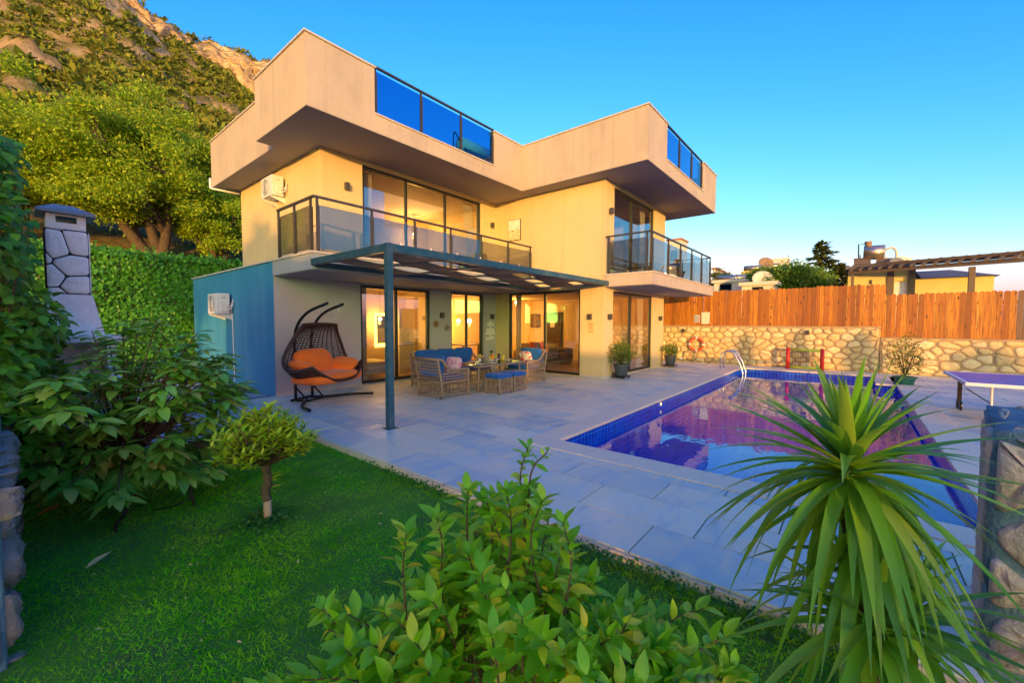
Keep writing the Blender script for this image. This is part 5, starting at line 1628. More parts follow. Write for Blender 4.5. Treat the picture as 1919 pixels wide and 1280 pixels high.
for (y0, y1, z0, z1, m_, lb_) in ((4.66, 4.98, 1.62, 2.11, 'notice_paper', 'large cream notice sheet pinned on the picket fence'), (5.05, 5.27, 1.68, 2.0, 'notice_grey', 'small grey notice pinned on the picket fence beside a larger sheet')):
    s = thing('notice', lb_, 'notice', (SWX + .19, (y0 + y1) / 2, z0))
    MB().box(SWX + .178, SWX + .190, y0, y1, z0, z1).build('board', 'white_plastic', s)
    MB().box(SWX + .1745, SWX + .1775, y0 + .012, y1 - .012, z0 + .012, z1 - .012).build('sheet', m_, s)
for (y, lb_) in ((1.27, 'small dark lamp high on the stone wall above the toy goal'), (5.62, 'small dark lamp on the stone wall next to the lifebuoy')):
    t = thing('wall_lamp', lb_, 'lamp', (SWX - .03, y, 1.34))
    MB().bar((SWX - .10, y, 1.25), (SWX - .10, y, 1.40), .10, .10, upv=(1, 0, 0)).build('housing', 'lamp_body', t, bevel=.006)
    MB().box(SWX - .06, SWX + .002, y - .03, y + .03, 1.29, 1.36).build('mount', 'lamp_body', t)
sk = MB().box(18.42, 18.47, 5.66, 5.78, .06, .16).build('socket_box', 'white_plastic', None, bevel=.005)
tag(sk, 'small white socket box low on the stone wall near the lifebuoy', 'socket')

# ------------------------------------------------------------------ foreground stone pillar
pl = thing('stone_pillar', 'rough stone wall end with mossy blue grey mortar beside the spiky plant', 'wall', (3.3, -.9, -.1))
PA = R(-8.7); PU = Vector((math.cos(PA), math.sin(PA), 0)); PS = Vector((math.sin(PA), -math.cos(PA), 0)); PO = Vector((2.90, -.515, 0))
def prow(u, s_, z):
    q = PO + PU * u + PS * s_
    return (q.x, q.y, z)
def rough_block():
    # uneven core: a box grid pushed about by noise
    nu, ns, nz = 14, 16, 20
    LU, LS, Z0, Z1 = .95, 1.15, -.14, 1.16
    bm_ = bmesh.new(); bmesh.ops.create_grid
    V, F, ix = [], [], {}
    def vid(i, j, k):
        if (i, j, k) not in ix:
            u, s_, z = LU * i / nu, LS * j / ns, Z0 + (Z1 - Z0) * k / nz
            q = Vector(prow(u, s_, z)) + mnoise.noise_vector(Vector((u * 5, s_ * 5, z * 5))) * .022 + mnoise.noise_vector(Vector((u * 14, s_ * 14, z * 14))) * .010
            ix[(i, j, k)] = len(V); V.append(q)
        return ix[(i, j, k)]
    for j in range(ns):
        for k in range(nz):
            for i in (0, nu):
                F.append((vid(i, j, k), vid(i, j + 1, k), vid(i, j + 1, k + 1), vid(i, j, k + 1)))
    for i in range(nu):
        for k in range(nz):
            for j in (0, ns):
                F.append((vid(i, j, k), vid(i + 1, j, k), vid(i + 1, j, k + 1), vid(i, j, k + 1)))
        for j in range(ns):
            for k in (0, nz):
                F.append((vid(i, j, k), vid(i + 1, j, k), vid(i + 1, j + 1, k), vid(i, j + 1, k)))
    bm_.free()
    return MB().add(V, F)
rough_block().build('wall_core', 'near_mortar', pl, smooth=True)
stone_face(pl, prow(0, 0, -.1), tuple(PS), (0, 0, 1), tuple(-PU), 1.15, 1.24, .40, .42, 'near_stone', gap=.020, depth=.036, rnd=.14, lump=.45, tight=.88, jit=.48, seed=24)
stone_face(pl, prow(0, 0, -.1), tuple(PU), (0, 0, 1), tuple(-PS), .95, 1.24, .40, .40, 'near_stone', gap=.022, depth=.018, rnd=.14, lump=.45, tight=.9, jit=.48, seed=25)
stone_face(pl, prow(.02, .02, 1.155), tuple(PU), tuple(PS), (0, 0, 1), .9, 1.1, .42, .42, 'near_stone', gap=.07, depth=.022, rnd=.16, lump=.4, tight=.8, jit=.48, seed=26)

# ------------------------------------------------------------------ garden wall with planks at the other side of the lawn
lw_ = thing('stone_wall', 'stone garden wall under the climbing creeper beside the lawn', 'wall', (-.25, 5.0, -.1))
MB().box(-.62, -.06, 3.2, 5.86, -.14, .95).build('wall_core', 'near_mortar', lw_, bevel=.02)
stone_face(lw_, (-.06, 3.2, -.1), (0, 1, 0), (0, 0, 1), (1, 0, 0), 2.66, 1.0, .34, .30, 'shade_stone', gap=.03, depth=.05, rnd=.2, lump=.5, tight=.9, jit=.48, seed=31)
stone_face(lw_, (-.62, 3.2, -.1), (1, 0, 0), (0, 0, 1), (0, -1, 0), .56, 1.0, .3, .30, 'shade_stone', gap=.03, depth=.04, rnd=.2, lump=.5, tight=.9, jit=.48, seed=32)
pf = thing('plank_fence', 'reddish wooden plank fence half covered by the creeper', 'fence', (-.1, 8.0, 0))
for k in range(26):
    y = 5.9 + k * .145
    MB().box(-.02 + random.uniform(-.004, .004), .006, y, y + .14, -.1, 2.72 + random.uniform(-.02, .02)).build('plank', 'red_wood', pf)
MB().box(-.065, -.024, 5.9, 9.6, .5, .6).build('rail', 'red_wood', pf)
MB().box(-.065, -.024, 5.9, 9.6, 2.1, 2.2).build('rail', 'red_wood', pf)

# pale paved strip behind the lawn
MB_ = MB().prism([(-.05, 6.05), (.62, 6.12), (1.0, 6.62), (3.05, 8.95), (3.70, 9.62), (3.70, 16.4), (-.05, 16.4)], 'z', -.12, -.035)
mat('pale_concrete', (.50, .49, .47), (.42, .41, .40), rough=.85, vscale=3, bump=.2, bscale=40)
struct(MB_.build('path', 'pale_concrete'), 'pale paved path between lawn and house side')

# ------------------------------------------------------------------ white barbecue with chimney
mat('white_cladding', (.94, .92, .84), (.85, .83, .76), rough=.9, vscale=8, bump=.7, bscale=25, dirt=((.76, .75, .70), 4))
mat('joint_black', (.03, .035, .04), rough=.9)
mat('roof_grey', (.22, .27, .30), (.18, .22, .25), rough=.7, vscale=5)
bq = thing('barbecue_oven', 'white stone clad barbecue oven with tall chimney and grey cap', 'barbecue', (.4, 6.8, 0))
MB().box(.06, .80, 6.42, 7.15, -.04, .92).build('base', 'joint_black', bq)
stone_face(bq, (.06, 6.42, -.03), (1, 0, 0), (0, 0, 1), (0, -1, 0), .74, .94, .38, .34, 'white_cladding', gap=.006, depth=.02, rnd=.10, tight=.995, name='cladding_stone', seed=41)
stone_face(bq, (.80, 6.42, -.03), (0, 1, 0), (0, 0, 1), (1, 0, 0), .73, .94, .38, .34, 'white_cladding', gap=.006, depth=.02, rnd=.10, tight=.995, name='cladding_stone', seed=42)
MB().box(.02, .86, 6.36, 7.2, .921, .985).build('counter', 'white_paint', bq, bevel=.01)
MB().box(.10, .18, 6.5, 7.1, .986, 1.42).box(.70, .78, 6.5, 7.1, .986, 1.42).box(.181, .699, 7.03, 7.1, .986, 1.42).build('firebox', 'white_cladding', bq)
MB().box(.04, .86, 6.40, 7.16, 1.421, 1.49).build('mantel', 'white_paint', bq, bevel=.01)
hood = MB()
hood.add([(.20, 6.60, 1.491), (.70, 6.60, 1.491), (.70, 7.10, 1.491), (.20, 7.10, 1.491), (.28, 6.70, 1.95), (.62, 6.70, 1.95), (.62, 7.02, 1.95), (.28, 7.02, 1.95)], [(0, 3, 2, 1), (4, 5, 6, 7), (0, 1, 5, 4), (1, 2, 6, 5), (2, 3, 7, 6), (3, 0, 4, 7)])
hood.build('hood', 'white_cladding', bq)
MB().box(.275, .605, 6.705, 7.015, 1.951, 2.66).build('chimney', 'joint_black', bq)
stone_face(bq, (.275, 6.705, 1.955), (1, 0, 0), (0, 0, 1), (0, -1, 0), .33, .70, .24, .22, 'white_cladding', gap=.005, depth=.015, rnd=.10, tight=.995, name='cladding_stone', seed=44)
stone_face(bq, (.605, 6.705, 1.955), (0, 1, 0), (0, 0, 1), (1, 0, 0), .31, .70, .24, .22, 'white_cladding', gap=.005, depth=.015, rnd=.10, tight=.995, name='cladding_stone', seed=45)
wall_open('y', 6.70, 6.73, .29, .59, 2.661, 2.82, [(.36, .52, 2.73, 2.80)]).build('vent_wall', 'white_paint', bq)
MB().box(.29, .32, 6.731, 7.0, 2.661, 2.82).box(.56, .59, 6.731, 7.0, 2.661, 2.82).build('vent_wall', 'white_paint', bq)
cpm = MB(); cpm.add([(.215, 6.63, 2.821), (.665, 6.63, 2.821), (.665, 7.08, 2.821), (.215, 7.08, 2.821), (.215, 6.63, 2.85), (.665, 6.63, 2.85), (.665, 7.08, 2.85), (.215, 7.08, 2.85), (.36, 6.80, 2.94), (.50, 6.80, 2.94), (.50, 6.92, 2.94), (.36, 6.92, 2.94)],
            [(0, 3, 2, 1), (0, 1, 5, 4), (1, 2, 6, 5), (2, 3, 7, 6), (3, 0, 4, 7), (4, 5, 9, 8), (5, 6, 10, 9), (6, 7, 11, 10), (7, 4, 8, 11), (8, 9, 10, 11)])
cpm.build('cap', 'roof_grey', bq)
def at_x(px, py, X):
    d = fw + rt * ((px - 959.5) / FPX) - up * ((py - 640) / FPX)
    return CAM_LOC + d * (X / d.x)

# ------------------------------------------------------------------ neighbouring buildings beyond the fence
mat('yellow_wall', (.72, .58, .20), (.66, .52, .17), rough=.85, vscale=1.5, bump=.1, bscale=60)
mat('grey_roof', (.16, .15, .16), rough=.8)
mat('brown_beam', (.16, .11, .075), rough=.8)
mat('pale_wall', (.74, .66, .50), (.68, .60, .46), rough=.85, vscale=1.0)
mat('roof_tile', (.45, .17, .08), (.36, .13, .06), rough=.85, vscale=5)
mat('tank_steel', (.62, .50, .38), (.5, .4, .3), rough=.28, metal=.8, vscale=4)
NX = 26.5
p0, p1 = at_x(1588, 545, NX), at_x(1862, 545, NX)
ztop = at_x(1700, 524, NX).z
nb = thing('neighbour_house', 'yellow flat-roofed house beyond the lower picket fence', 'house', (NX, (p0.y + p1.y) / 2, 0))
NY0, NY1 = p1.y, p0.y
zl = at_x(1620, 504, NX).z
yd0, yd1 = at_x(1700, 540, NX).y, at_x(1676, 540, NX).y
wall_open('x', NX, NX + .25, NY0, at_x(1712, 540, NX).y, -.1, ztop, []).build('wall', 'yellow_wall', nb)
wall_open('x', NX - .002, NX + .25, at_x(1712, 540, NX).y + .002, NY1, -.1, zl, [(yd0, yd1, .5, ztop - .05)]).build('wall', 'yellow_wall', nb)
MB().box(NX + .12, NX + .16, yd0 + .001, yd1 - .001, .501, ztop - .051).build('door', 'white_plastic', nb)
for yy in (at_x(1668, 540, NX).y, at_x(1708, 540, NX).y):
    MB().box(NX - .06, NX - .004, yy - .12, yy + .12, -.1, zl - .1).build('column', 'brown_beam', nb)
MB().box(NX + .25, NX + 6, NY0, NY0 + .25, -.1, ztop - .004).box(NX + .25, NX + 6, NY1 - .25, NY1, -.1, zl - .004).build('wall', 'pale_wall', nb)
rf = MB(); ya, yb = NY0 - .15, at_x(1725, 540, NX).y
rf.add([(NX - .2, ya, ztop), (NX - .2, yb, ztop), (NX + 6, yb, ztop), (NX + 6, ya, ztop), (NX + 2.2, ya + 1.2, ztop + .55), (NX + 2.2, yb, ztop + .55), (NX + 4, yb, ztop + .55), (NX + 4, ya + 1.2, ztop + .55)], [(0, 3, 2, 1), (0, 1, 5, 4), (1, 2, 6, 5), (2, 3, 7, 6), (3, 0, 4, 7), (4, 5, 6, 7)])
rf.build('roof', 'grey_roof', nb)
MB().box(NX - .1, NX + 6, at_x(1712, 540, NX).y, NY1 + .1, zl + .002, zl + .16).build('roof', 'grey_roof', nb)
MB().box(NX - .03, NX - .003, at_x(1632, 520, NX).y - .05, at_x(1632, 520, NX).y + .05, zl - .75, zl - .55).build('wall_lantern', 'lamp_body', nb)
# pergola of that house
np_ = thing('neighbour_pergola', 'open brown slatted pergola roof reaching out from the yellow house', 'pergola', (NX - 1.5, -3, 0))
A, B_ = at_x(1590, 511, NX - .4), at_x(1925, 486, NX - 2.6)
C_, D_ = at_x(1600, 503, NX + 1.2), at_x(1935, 477, NX - 1.0)
MB().bar(A, B_, .10, .16).build('beam', 'brown_beam', np_)
MB().bar(C_, D_, .10, .14).build('beam', 'brown_beam', np_)
for k in range(15):
    t = (k + .3) / 15
    a, b2 = A.lerp(B_, t), C_.lerp(D_, t)
    d = (b2 - a) * .12
    MB().bar(a - d + Vector((0, 0, .13)), b2 + d + Vector((0, 0, .13)), .09, .10).build('rafter', 'brown_beam', np_)
for k in range(3):
    t = .25 + k * .25
    MB().bar(A.lerp(C_, t) + Vector((0, 0, .2)), B_.lerp(D_, t) + Vector((0, 0, .2)), .12, .03).build('slat', 'brown_beam', np_)
pp_ = at_x(1822, 500, NX - 1.9)
MB().box(pp_.x - .09, pp_.x + .09, pp_.y - .09, pp_.y + .09, -.15, pp_.z).build('post', 'brown_beam', np_)
pp_ = at_x(1598, 511, NX - .4)
MB().box(pp_.x - .06, pp_.x + .06, pp_.y - .06, pp_.y + .06, -.15, pp_.z - .05).build('post', 'brown_beam', np_)
# solar heater on that roof
hs = thing('solar_water_heater', 'copper coloured tank solar heater on the yellow house roof', 'water heater', tuple(at_x(1640, 503, NX + 1.5)))
a, b2 = at_x(1618, 474, NX + 1.5), at_x(1658, 472, NX + 1.5)
MB().tube([a, b2], .36, 18).build('tank', 'tank_steel', hs, smooth=True)
q0, q1 = at_x(1600, 483, NX + 1.3), at_x(1630, 503, NX + .6)
for (xa, xb) in ((1600, 1632), (1642, 1678)):
    c1, c2, c3, c4_ = at_x(xa, 484, NX + 1.4), at_x(xb, 483, NX + 1.4), at_x(xb, 504, NX + .7), at_x(xa, 504, NX + .7)
    th = Vector((.06, 0, -.04))
    MB().add([c1, c2, c3, c4_, c1 + th, c2 + th, c3 + th, c4_ + th], [(0, 1, 2, 3), (7, 6, 5, 4), (0, 4, 5, 1), (1, 5, 6, 2), (2, 6, 7, 3), (3, 7, 4, 0)]).build('collector_panel', 'brown_beam', hs)
MB().tube(curve_pts([at_x(1659, 468, NX + 1.5), at_x(1672, 464, NX + 1.5), at_x(1680, 472, NX + 1.5), at_x(1679, 490, NX + 1.5)], 6), .05, 8).build('pipe', 'pale_wall', hs, smooth=True)
MB().tube([at_x(1609, 503, NX + 1.4), at_x(1609, 458, NX + 1.4), at_x(1626, 457, NX + 1.4)], .03, 6).build('pipe', 'dark_frame', hs)
MB().lathe([(.12, 0), (.16, .25), (0, .25)], tuple(at_x(1627, 462, NX + 1.4)), 12).build('cistern', 'clay', hs)
for px_ in (1612, 1660):
    MB().bar(at_x(px_, 506, NX + 1.5), at_x(px_, 478, NX + 1.5), .05, .05).build('leg', 'pale_wall', hs)
def dish(px, py, X, r_, label, mt='pale_wall'):
    c = at_x(px, py, X)
    t = thing('satellite_dish', label, 'satellite dish', tuple(c))
    d = MB().lathe([(0, 0), (r_ * .5, .04 * r_ * 2), (r_ * .8, .13 * r_ * 2), (r_, .22 * r_ * 2), (r_ * .98, .24 * r_ * 2), (r_ * .5, .07 * r_ * 2), (0, .03)], (0, 0, 0), 20)
    dirv = Vector((-.8, -.35, .5)).normalized()
    d.xf(Matrix.Translation(c) @ dirv.to_track_quat('Z', 'Y').to_matrix().to_4x4()).build('reflector', mt, t, smooth=True)
    MB().tube([c, c - Vector((0, 0, r_ * 1.7))], .03, 6).build('mast', 'grey_plastic', t)
    MB().tube([c, c + dirv * r_ * 1.1], .015, 5).build('feed_arm', 'grey_plastic', t)
dish(1690, 497, NX + .9, .40, 'pale satellite dish beside the solar heater on the yellow house roof')
dish(1679, 497, NX + .6, .34, 'dark satellite dish in front of the pale dish on the yellow house roof', 'grey_plastic')

def far_house(pxa, pxb, pytop, X, depth, label, mt='pale_wall', windows=(), roof=None):
    a, b2 = at_x(pxa, pytop, X), at_x(pxb, pytop, X)
    t = thing('village_house', label, 'house', (X, (a.y + b2.y) / 2, 0))
    y0, y1 = min(a.y, b2.y), max(a.y, b2.y)
    MB().box(X, X + depth, y0, y1, -.15, a.z).build('wall', mt, t)
    MB().box(X - .15, X + depth + .15, y0 - .15, y1 + .15, a.z + .002, a.z + .22).build('roof', roof or mt, t)
    for (wx, wy, ww, wh) in windows:
        c = at_x(wx, wy, X)
        w_ = MB().box(X - .03, X - .002, c.y - ww / 2, c.y + ww / 2, c.z - wh / 2, c.z + wh / 2).build('window', 'dark_frame', t)
        MB().box(X - .04, X - .031, c.y - ww / 2 + .06, c.y + ww / 2 - .06, c.z - wh / 2 + .06, c.z + wh / 2 - .06).build('pane', 'blue_glass', w_)
    return t, a, b2
far_house(1338, 1394, 531, 34, 6, 'cream flat-roofed house just above the fence beside the wing balcony', windows=((1360, 538, .8, .5),))
far_house(1390, 1452, 536, 30, 5, 'low cream roof with a white dish above the fence', windows=((1420, 542, .6, .3),))
far_house(1392, 1416, 512, 50, 6, 'small yellow rooftop house with chimney among the far solar tanks', 'yellow_wall', windows=((1404, 520, .8, .8),))
far_house(1250, 1276, 452, 60, 3, 'tall cream house with red tiled roof seen through the wing balcony glass', windows=((1263, 480, 1, 1.6),), roof='roof_tile')
far_house(1336, 1342, 505, 60, 5, 'narrow cream house with tiled roof peeping past the balcony end', roof='roof_tile')
def far_tank(px, py, X, r_, L, label):
    c = at_x(px, py, X)
    t = thing('roof_tank', label, 'water tank', tuple(c))
    MB().tube([c - Vector((0, L / 2, 0)), c + Vector((0, L / 2, 0))], r_, 12).build('tank', 'tank_steel', t, smooth=True)
    for q in (-.35, .35):
        MB().bar(c + Vector((0, q * L, -r_ * 2.6)), c + Vector((0, q * L, -r_ * .9)), .06, .06).build('leg', 'pale_wall', t)
    MB().bar(c + Vector((-.3, 0, -r_)), c + Vector((-1.3, 0, -r_ * 2.8)), L, .06).build('collector_panel', 'brown_beam', t)
far_tank(1372, 522, 36, .28, 2.0, 'grey brown roof tank on the cream house beside the wing balcony')
far_tank(1411, 503, 55, .35, 1.8, 'copper roof tank next to the small yellow rooftop house')
far_tank(1426, 502, 58, .35, 1.6, 'copper roof tank in the middle of the far roof row')
far_tank(1446, 499, 60, .35, 1.5, 'copper roof tank at the bushy tree end of the far roof row')
wt = thing('water_tower', 'pale water tank on tall legs above the far roofs', 'water tank', tuple(at_x(1460, 520, 62)))
c = at_x(1460, 492, 62)
MB().box(c.x - .9, c.x + .9, c.y - 1.1, c.y + 1.1, c.z - .45, c.z + .45).build('tank', 'pale_wall', wt, bevel=.08)
for q in (-.9, .9):
    for w_ in (-.7, .7):
        MB().bar((c.x + w_, c.y + q, c.z - 2.6), (c.x + w_, c.y + q, c.z - .45), .16, .16).build('leg', 'pale_wall', wt)
dish(1434, 496, 57, .8, 'round copper coloured dish above the far roof row', 'clay')
dish(1428, 528, 31.5, .65, 'white satellite dish lying on the low cream roof')

# ------------------------------------------------------------------ generic trees
def tree(name, label, base, crown_c, radii, n_clump, per, leaf, mt, trunk_r=.15, trunks=1, group=None, shell=.35, cat='tree', bark='bark', flat=0.0, clump=0.16):
    t = thing(name, label, cat, base, group)
    base, cc = Vector(base), Vector(crown_c)
    R3 = np.array(radii)
    u = unit(n_clump) * (RNG.random((n_clump, 1)) ** shell)
    low = u[:, 2] < -.55
    u[low, 2] *= .6
    lob = 1 + .22 * np.sin(3.1 * u[:, :1] + 2) * np.cos(2.7 * u[:, 1:2] + 1) + .12 * np.sin(7 * u[:, 2:3])
    C = np.array(cc) + u * lob * R3
    tr = MB()
    for k in range(trunks):
        off = Vector((random.uniform(-.4, .4), random.uniform(-.3, .3), 0)) * (trunks > 1)
        top = cc + Vector((random.uniform(-.5, .5) * radii[0], random.uniform(-.4, .4) * radii[1], random.uniform(-.1, .3) * radii[2]))
        mid = (base + off).lerp(top, .45) + Vector((random.uniform(-.15, .15), random.uniform(-.15, .15), 0)) * radii[0]
        pts = curve_pts([base + off * .6, mid, top], 6)
        tr.tube(pts, list(np.linspace(trunk_r, trunk_r * .25, len(pts))), 8)
        for j in range(9):
            s = pts[random.randrange(4, len(pts) - 1)]
            e = Vector(C[random.randrange(n_clump)])
            m_ = s.lerp(e, .5) + Vector((random.uniform(-.1, .1), random.uniform(-.1, .1), random.uniform(-.1, .15))) * radii[0]
            pp2 = curve_pts([s, m_, e], 4)
            tr.tube(pp2, list(np.linspace(trunk_r * .4, trunk_r * .06, len(pp2))), 5)
    tr.build('trunk', bark, t, smooth=True)
    n = n_clump * per
    P = np.repeat(C, per, 0) + RNG.normal(size=(n, 3)) * R3 * clump * np.array([1, 1, .75])
    Dd = (P - np.array(cc)) / R3 * .6 + unit(n) + np.array([0, 0, -.1])
    V, F = replicate(*FLAT, P, frames(Dd, unit(n) + np.array([0, 0, .8])), RNG.uniform(.6, 1.3, n) * leaf)
    link('crown', big_mesh('crown', V, F, mt, False), t, kind='stuff')
    return t
leaf_mat('olive_leaf', [(.36, .52, .025), (.48, .62, .03), (.22, .38, .02), (.58, .64, .035), (.28, .46, .025), (.14, .28, .02)], trans=.45, tcol=(.5, .6, .03), rough=.6)
leaf_mat('green_leaf', [(.12, .24, .02), (.18, .32, .03), (.09, .19, .02), (.25, .36, .035)], trans=.3)
leaf_mat('conifer_leaf', [(.10, .13, .04), (.14, .16, .05), (.07, .10, .035)], trans=.1)
tree('broad_tree', 'large spreading yellow green tree behind the ivy hedge with a bare reddish trunk', (4.0, 21.3, 3.6), (3.5, 21.8, 7.5), (3.3, 2.8, 2.7), 170, 640, .115, 'olive_leaf', .24, 4, clump=.085, shell=.5)
tree('broad_tree', 'yellow green tree behind the chimney of the barbecue', (.2, 22.5, 4.0), (.2, 22.5, 7.2), (2.7, 2.4, 2.5), 130, 560, .115, 'olive_leaf', .20, 3, clump=.09, shell=.5)
tree('broad_tree', 'bright low tree between the spreading tree and the house wall', (6.0, 21.0, 3.4), (6.1, 21.2, 5.6), (1.6, 1.5, 1.5), 70, 420, .11, 'olive_leaf', .14, 2, clump=.11, shell=.5)
tree('broad_tree', 'smaller dark green tree between the big tree and the house', (6.8, 26, 5.0), (6.6, 25.5, 8.0), (2.0, 2.0, 2.2), 80, 260, .15, 'green_leaf', .16, 2, clump=.11)
tree('bushy_tree', 'rounded bright green tree above the picket fence', tuple(at_x(1480, 560, 33)), tuple(at_x(1478, 532, 33)), (1.7, 1.85, 1.45), 130, 200, .16, 'green_leaf', .15, 2)
tree('bushy_tree', 'low green tree between the far roofs and the rounded tree', tuple(at_x(1440, 560, 37)), tuple(at_x(1440, 528, 37)), (1.8, 1.9, 1.2), 80, 160, .16, 'green_leaf', .12)
tree('bushy_tree', 'small dark bush beside the end of the wing balcony', tuple(at_x(1352, 560, 44)), tuple(at_x(1352, 524, 44)), (1.2, 1.3, .9), 50, 120, .15, 'conifer_leaf', .1)

def conifer(base, h, r_, label, mt='conifer_leaf', lean=0.0, levels=26):
    t = thing('conifer', label, 'tree', base)
    b = Vector(base)
    MB().tube([b, b + Vector((0, 0, h))], [.16, .02], 8).build('trunk', 'bark', t)
    P, D = [], []
    br = MB()
    for k in range(levels):
        f = (k + .5) / levels
        z = h * (.12 + .88 * f)
        rr = r_ * (1 - f) ** .8 * random.uniform(.75, 1.15)
        for j in range(5):
            a = random.uniform(0, 2 * math.pi)
            L = rr * random.uniform(.6, 1.2)
            e = b + Vector((math.cos(a) * L, math.sin(a) * L, z + L * random.uniform(-.05, .22)))
            s = b + Vector((0, 0, z))
            br.tube([s, e], [.02, .008], 4)
            for q in range(int(40 * L / r_) + 16):
                u_ = random.random() ** .7
                p = s.lerp(e, u_) + Vector((random.gauss(0, .06), random.gauss(0, .06), random.gauss(-.02, .04)))
                P.append(p); D.append((e - s).normalized() + Vector((random.gauss(0, .44), random.gauss(0, .44), random.gauss(.1, .3))))
    br.build('branch', 'bark', t)
    P = np.array(P); D = np.array(D)
    V, F = replicate(*FLAT, P, frames(D, unit(len(P)) * .4 + np.array([0, 0, 1.])), RNG.uniform(.22, .48, len(P)))
    link('crown', big_mesh('crown', V, F, mt), t, kind='stuff')
b0 = at_x(1538, 560, 38)
conifer((b0.x, b0.y, 0), at_x(1528, 455, 38).z, 3.0, 'tall dark layered conifer behind the rounded tree')
b0 = at_x(1575, 560, 36)
conifer((b0.x, b0.y, 0), at_x(1570, 497, 36).z, 1.9, 'shorter dark conifer beside the yellow house')

# ------------------------------------------------------------------ ivy hedge on the rear retaining wall
leaf_mat('ivy_leaf', [(.05, .24, .016), (.09, .34, .02), (.035, .17, .012), (.13, .42, .025), (.07, .28, .016)], trans=.3, rough=.4)
iv = thing('ivy_hedge', 'dense green ivy hedge covering the wall behind the side of the house', 'hedge', (2.0, 16.9, 0))
MB().box(-3, 7.5, 16.9, 17.4, -.1, 3.55).build('wall_core', 'mortar', iv)
n = 26000
x = RNG.uniform(-2.0, 6.6, n); z = RNG.uniform(0, 3.75, n)
bulge = .18 + .16 * np.sin(x * 2.1 + 1.2 * np.sin(z * 1.7)) * np.cos(z * 2.4) + RNG.random(n) * .14
y = 16.9 - bulge
topm = RNG.random(n) < .16
z[topm] = 3.6 + np.abs(RNG.normal(0, .12, topm.sum())); y[topm] = 16.75 + RNG.uniform(-.2, .5, topm.sum())
P = np.stack([x, y, z], 1)
Dd = unit(n) * .7 + np.array([0, -.3, -.9])
V, F = replicate(*leaf_template(1, .8, .3, .2, 2, .35), P, frames(Dd, unit(n) * .5 + np.array([0, -1., .5])), RNG.uniform(.07, .15, n))
link('foliage', big_mesh('foliage', V, F, 'ivy_leaf', True), iv, kind='stuff')

# ------------------------------------------------------------------ climbing creeper beside the lawn
leaf_mat('creeper_leaf', [(.035, .19, .012), (.07, .28, .016), (.025, .12, .01), (.14, .38, .022), (.05, .22, .014)], trans=.35, rough=.45)
cr = thing('creeper', 'green climbing creeper hanging over the stone garden wall and plank fence', 'creeper', (-.2, 5.3, 0))
blobs = [((-.10, 5.55, 1.30), (.26, .55, .55), 900), ((-.10, 5.6, 2.35), (.25, .6, .5), 800), ((-.15, 5.9, 3.0), (.30, .6, .35), 700), ((.12, 5.75, 1.62), (.24, .45, .34), 520), ((-.05, 5.2, .78), (.20, .45, .35), 420),
         ((.0, 6.7, 2.0), (.18, .5, .5), 400), ((.14, 5.75, 1.05), (.22, .35, .30), 380), ((-.2, 7.2, 2.9), (.3, .7, .35), 420)]
Ps, Ds = [], []
for c, rr, k in blobs:
    u = unit(k) * (RNG.random((k, 1)) ** .5)
    Ps.append(np.array(c) + u * np.array(rr)); Ds.append(u * .7 + unit(k) * .5 + np.array([.25, -.25, -.5]))
P = np.concatenate(Ps); D = np.concatenate(Ds)
leaves(cr, P, D, unit(len(P)) * .5 + np.array([.5, -.6, .8]), RNG.uniform(.07, .12, len(P)), leaf_template(1, .75, .3, .25, 3, .38), 'creeper_leaf', 280)
vn = MB()
for k in range(14):
    c, rr, _ = random.choice(blobs[:6])
    e = Vector(c) + Vector((random.uniform(-.2, .3), random.uniform(-.4, .2), random.uniform(-.5, .1)))
    vn.tube(curve_pts([(-.15, 5.6, .95), Vector((-.12, 5.6, .95)).lerp(e, .5) + Vector((.05, 0, .25)), e], 5), .008, 5)
vn.build('vine', 'bark', cr)

# ------------------------------------------------------------------ broad-leaved young tree at the garden wall
leaf_mat('avocado_leaf', [(.10, .32, .035), (.15, .43, .045), (.23, .51, .055), (.11, .35, .04), (.32, .55, .08), (.18, .46, .05), (.45, .48, .10)], trans=.3, rough=.32, spec=.5)
av = thing('avocado_tree', 'broad-leaved young tree with a white painted trunk on the lawn edge', 'tree', (.60, 5.50, -.08))
MB().tube(curve_pts([(.60, 5.50, -.12), (.61, 5.49, .1), (.66, 5.45, .32)], 5), .032, 10).build('trunk', 'pale_bark', av, smooth=True)
limbs = MB()
P, D = [], []
tips = []
for k in range(170):
    a = random.uniform(0, 2 * math.pi); rr = random.random() ** .55
    lat = Vector((math.cos(a) * .95, math.sin(a) * .80, 0)) * rr
    z = .35 + random.random() ** .75 * 1.50 * (1 - .42 * rr)
    if random.random() < .22:
        z = random.uniform(.15, .45)
    tip = Vector((.78, 5.28, z)) + lat
    if tip.x < .05:
        tip.x = .05 + random.random() * .1
    tips.append(tip)
    limbs.tube(curve_pts([(.66, 5.45, .30), Vector((.68, 5.42, .4)).lerp(tip, .5) + Vector((0, 0, .08)), tip], 4), [.009] * 4 + [.006] * 4 + [.004], 5)
    d0 = (tip - Vector((.7, 5.4, .5))).normalized()
    for j in range(17):
        aa_ = j * 2.4 + random.uniform(-.3, .3)
        o = Vector((math.cos(aa_), math.sin(aa_), random.uniform(-.25, .35)))
        P.append(tip - d0 * (.20 * j / 17) + o * .01)
        D.append(o + d0 * .45 + Vector((0, 0, -.18)))
limbs.build('limb', 'bark', av, smooth=True)
P = np.array([tuple(p) for p in P]); D = np.array([tuple(p) for p in D])
leaves(av, P, D, unit(len(P)) * .25 + np.array([0, 0, 1.]), RNG.uniform(.13, .215, len(P)), leaf_template(1, .40, .30, .22, 5, .45, .4), 'avocado_leaf', 290)

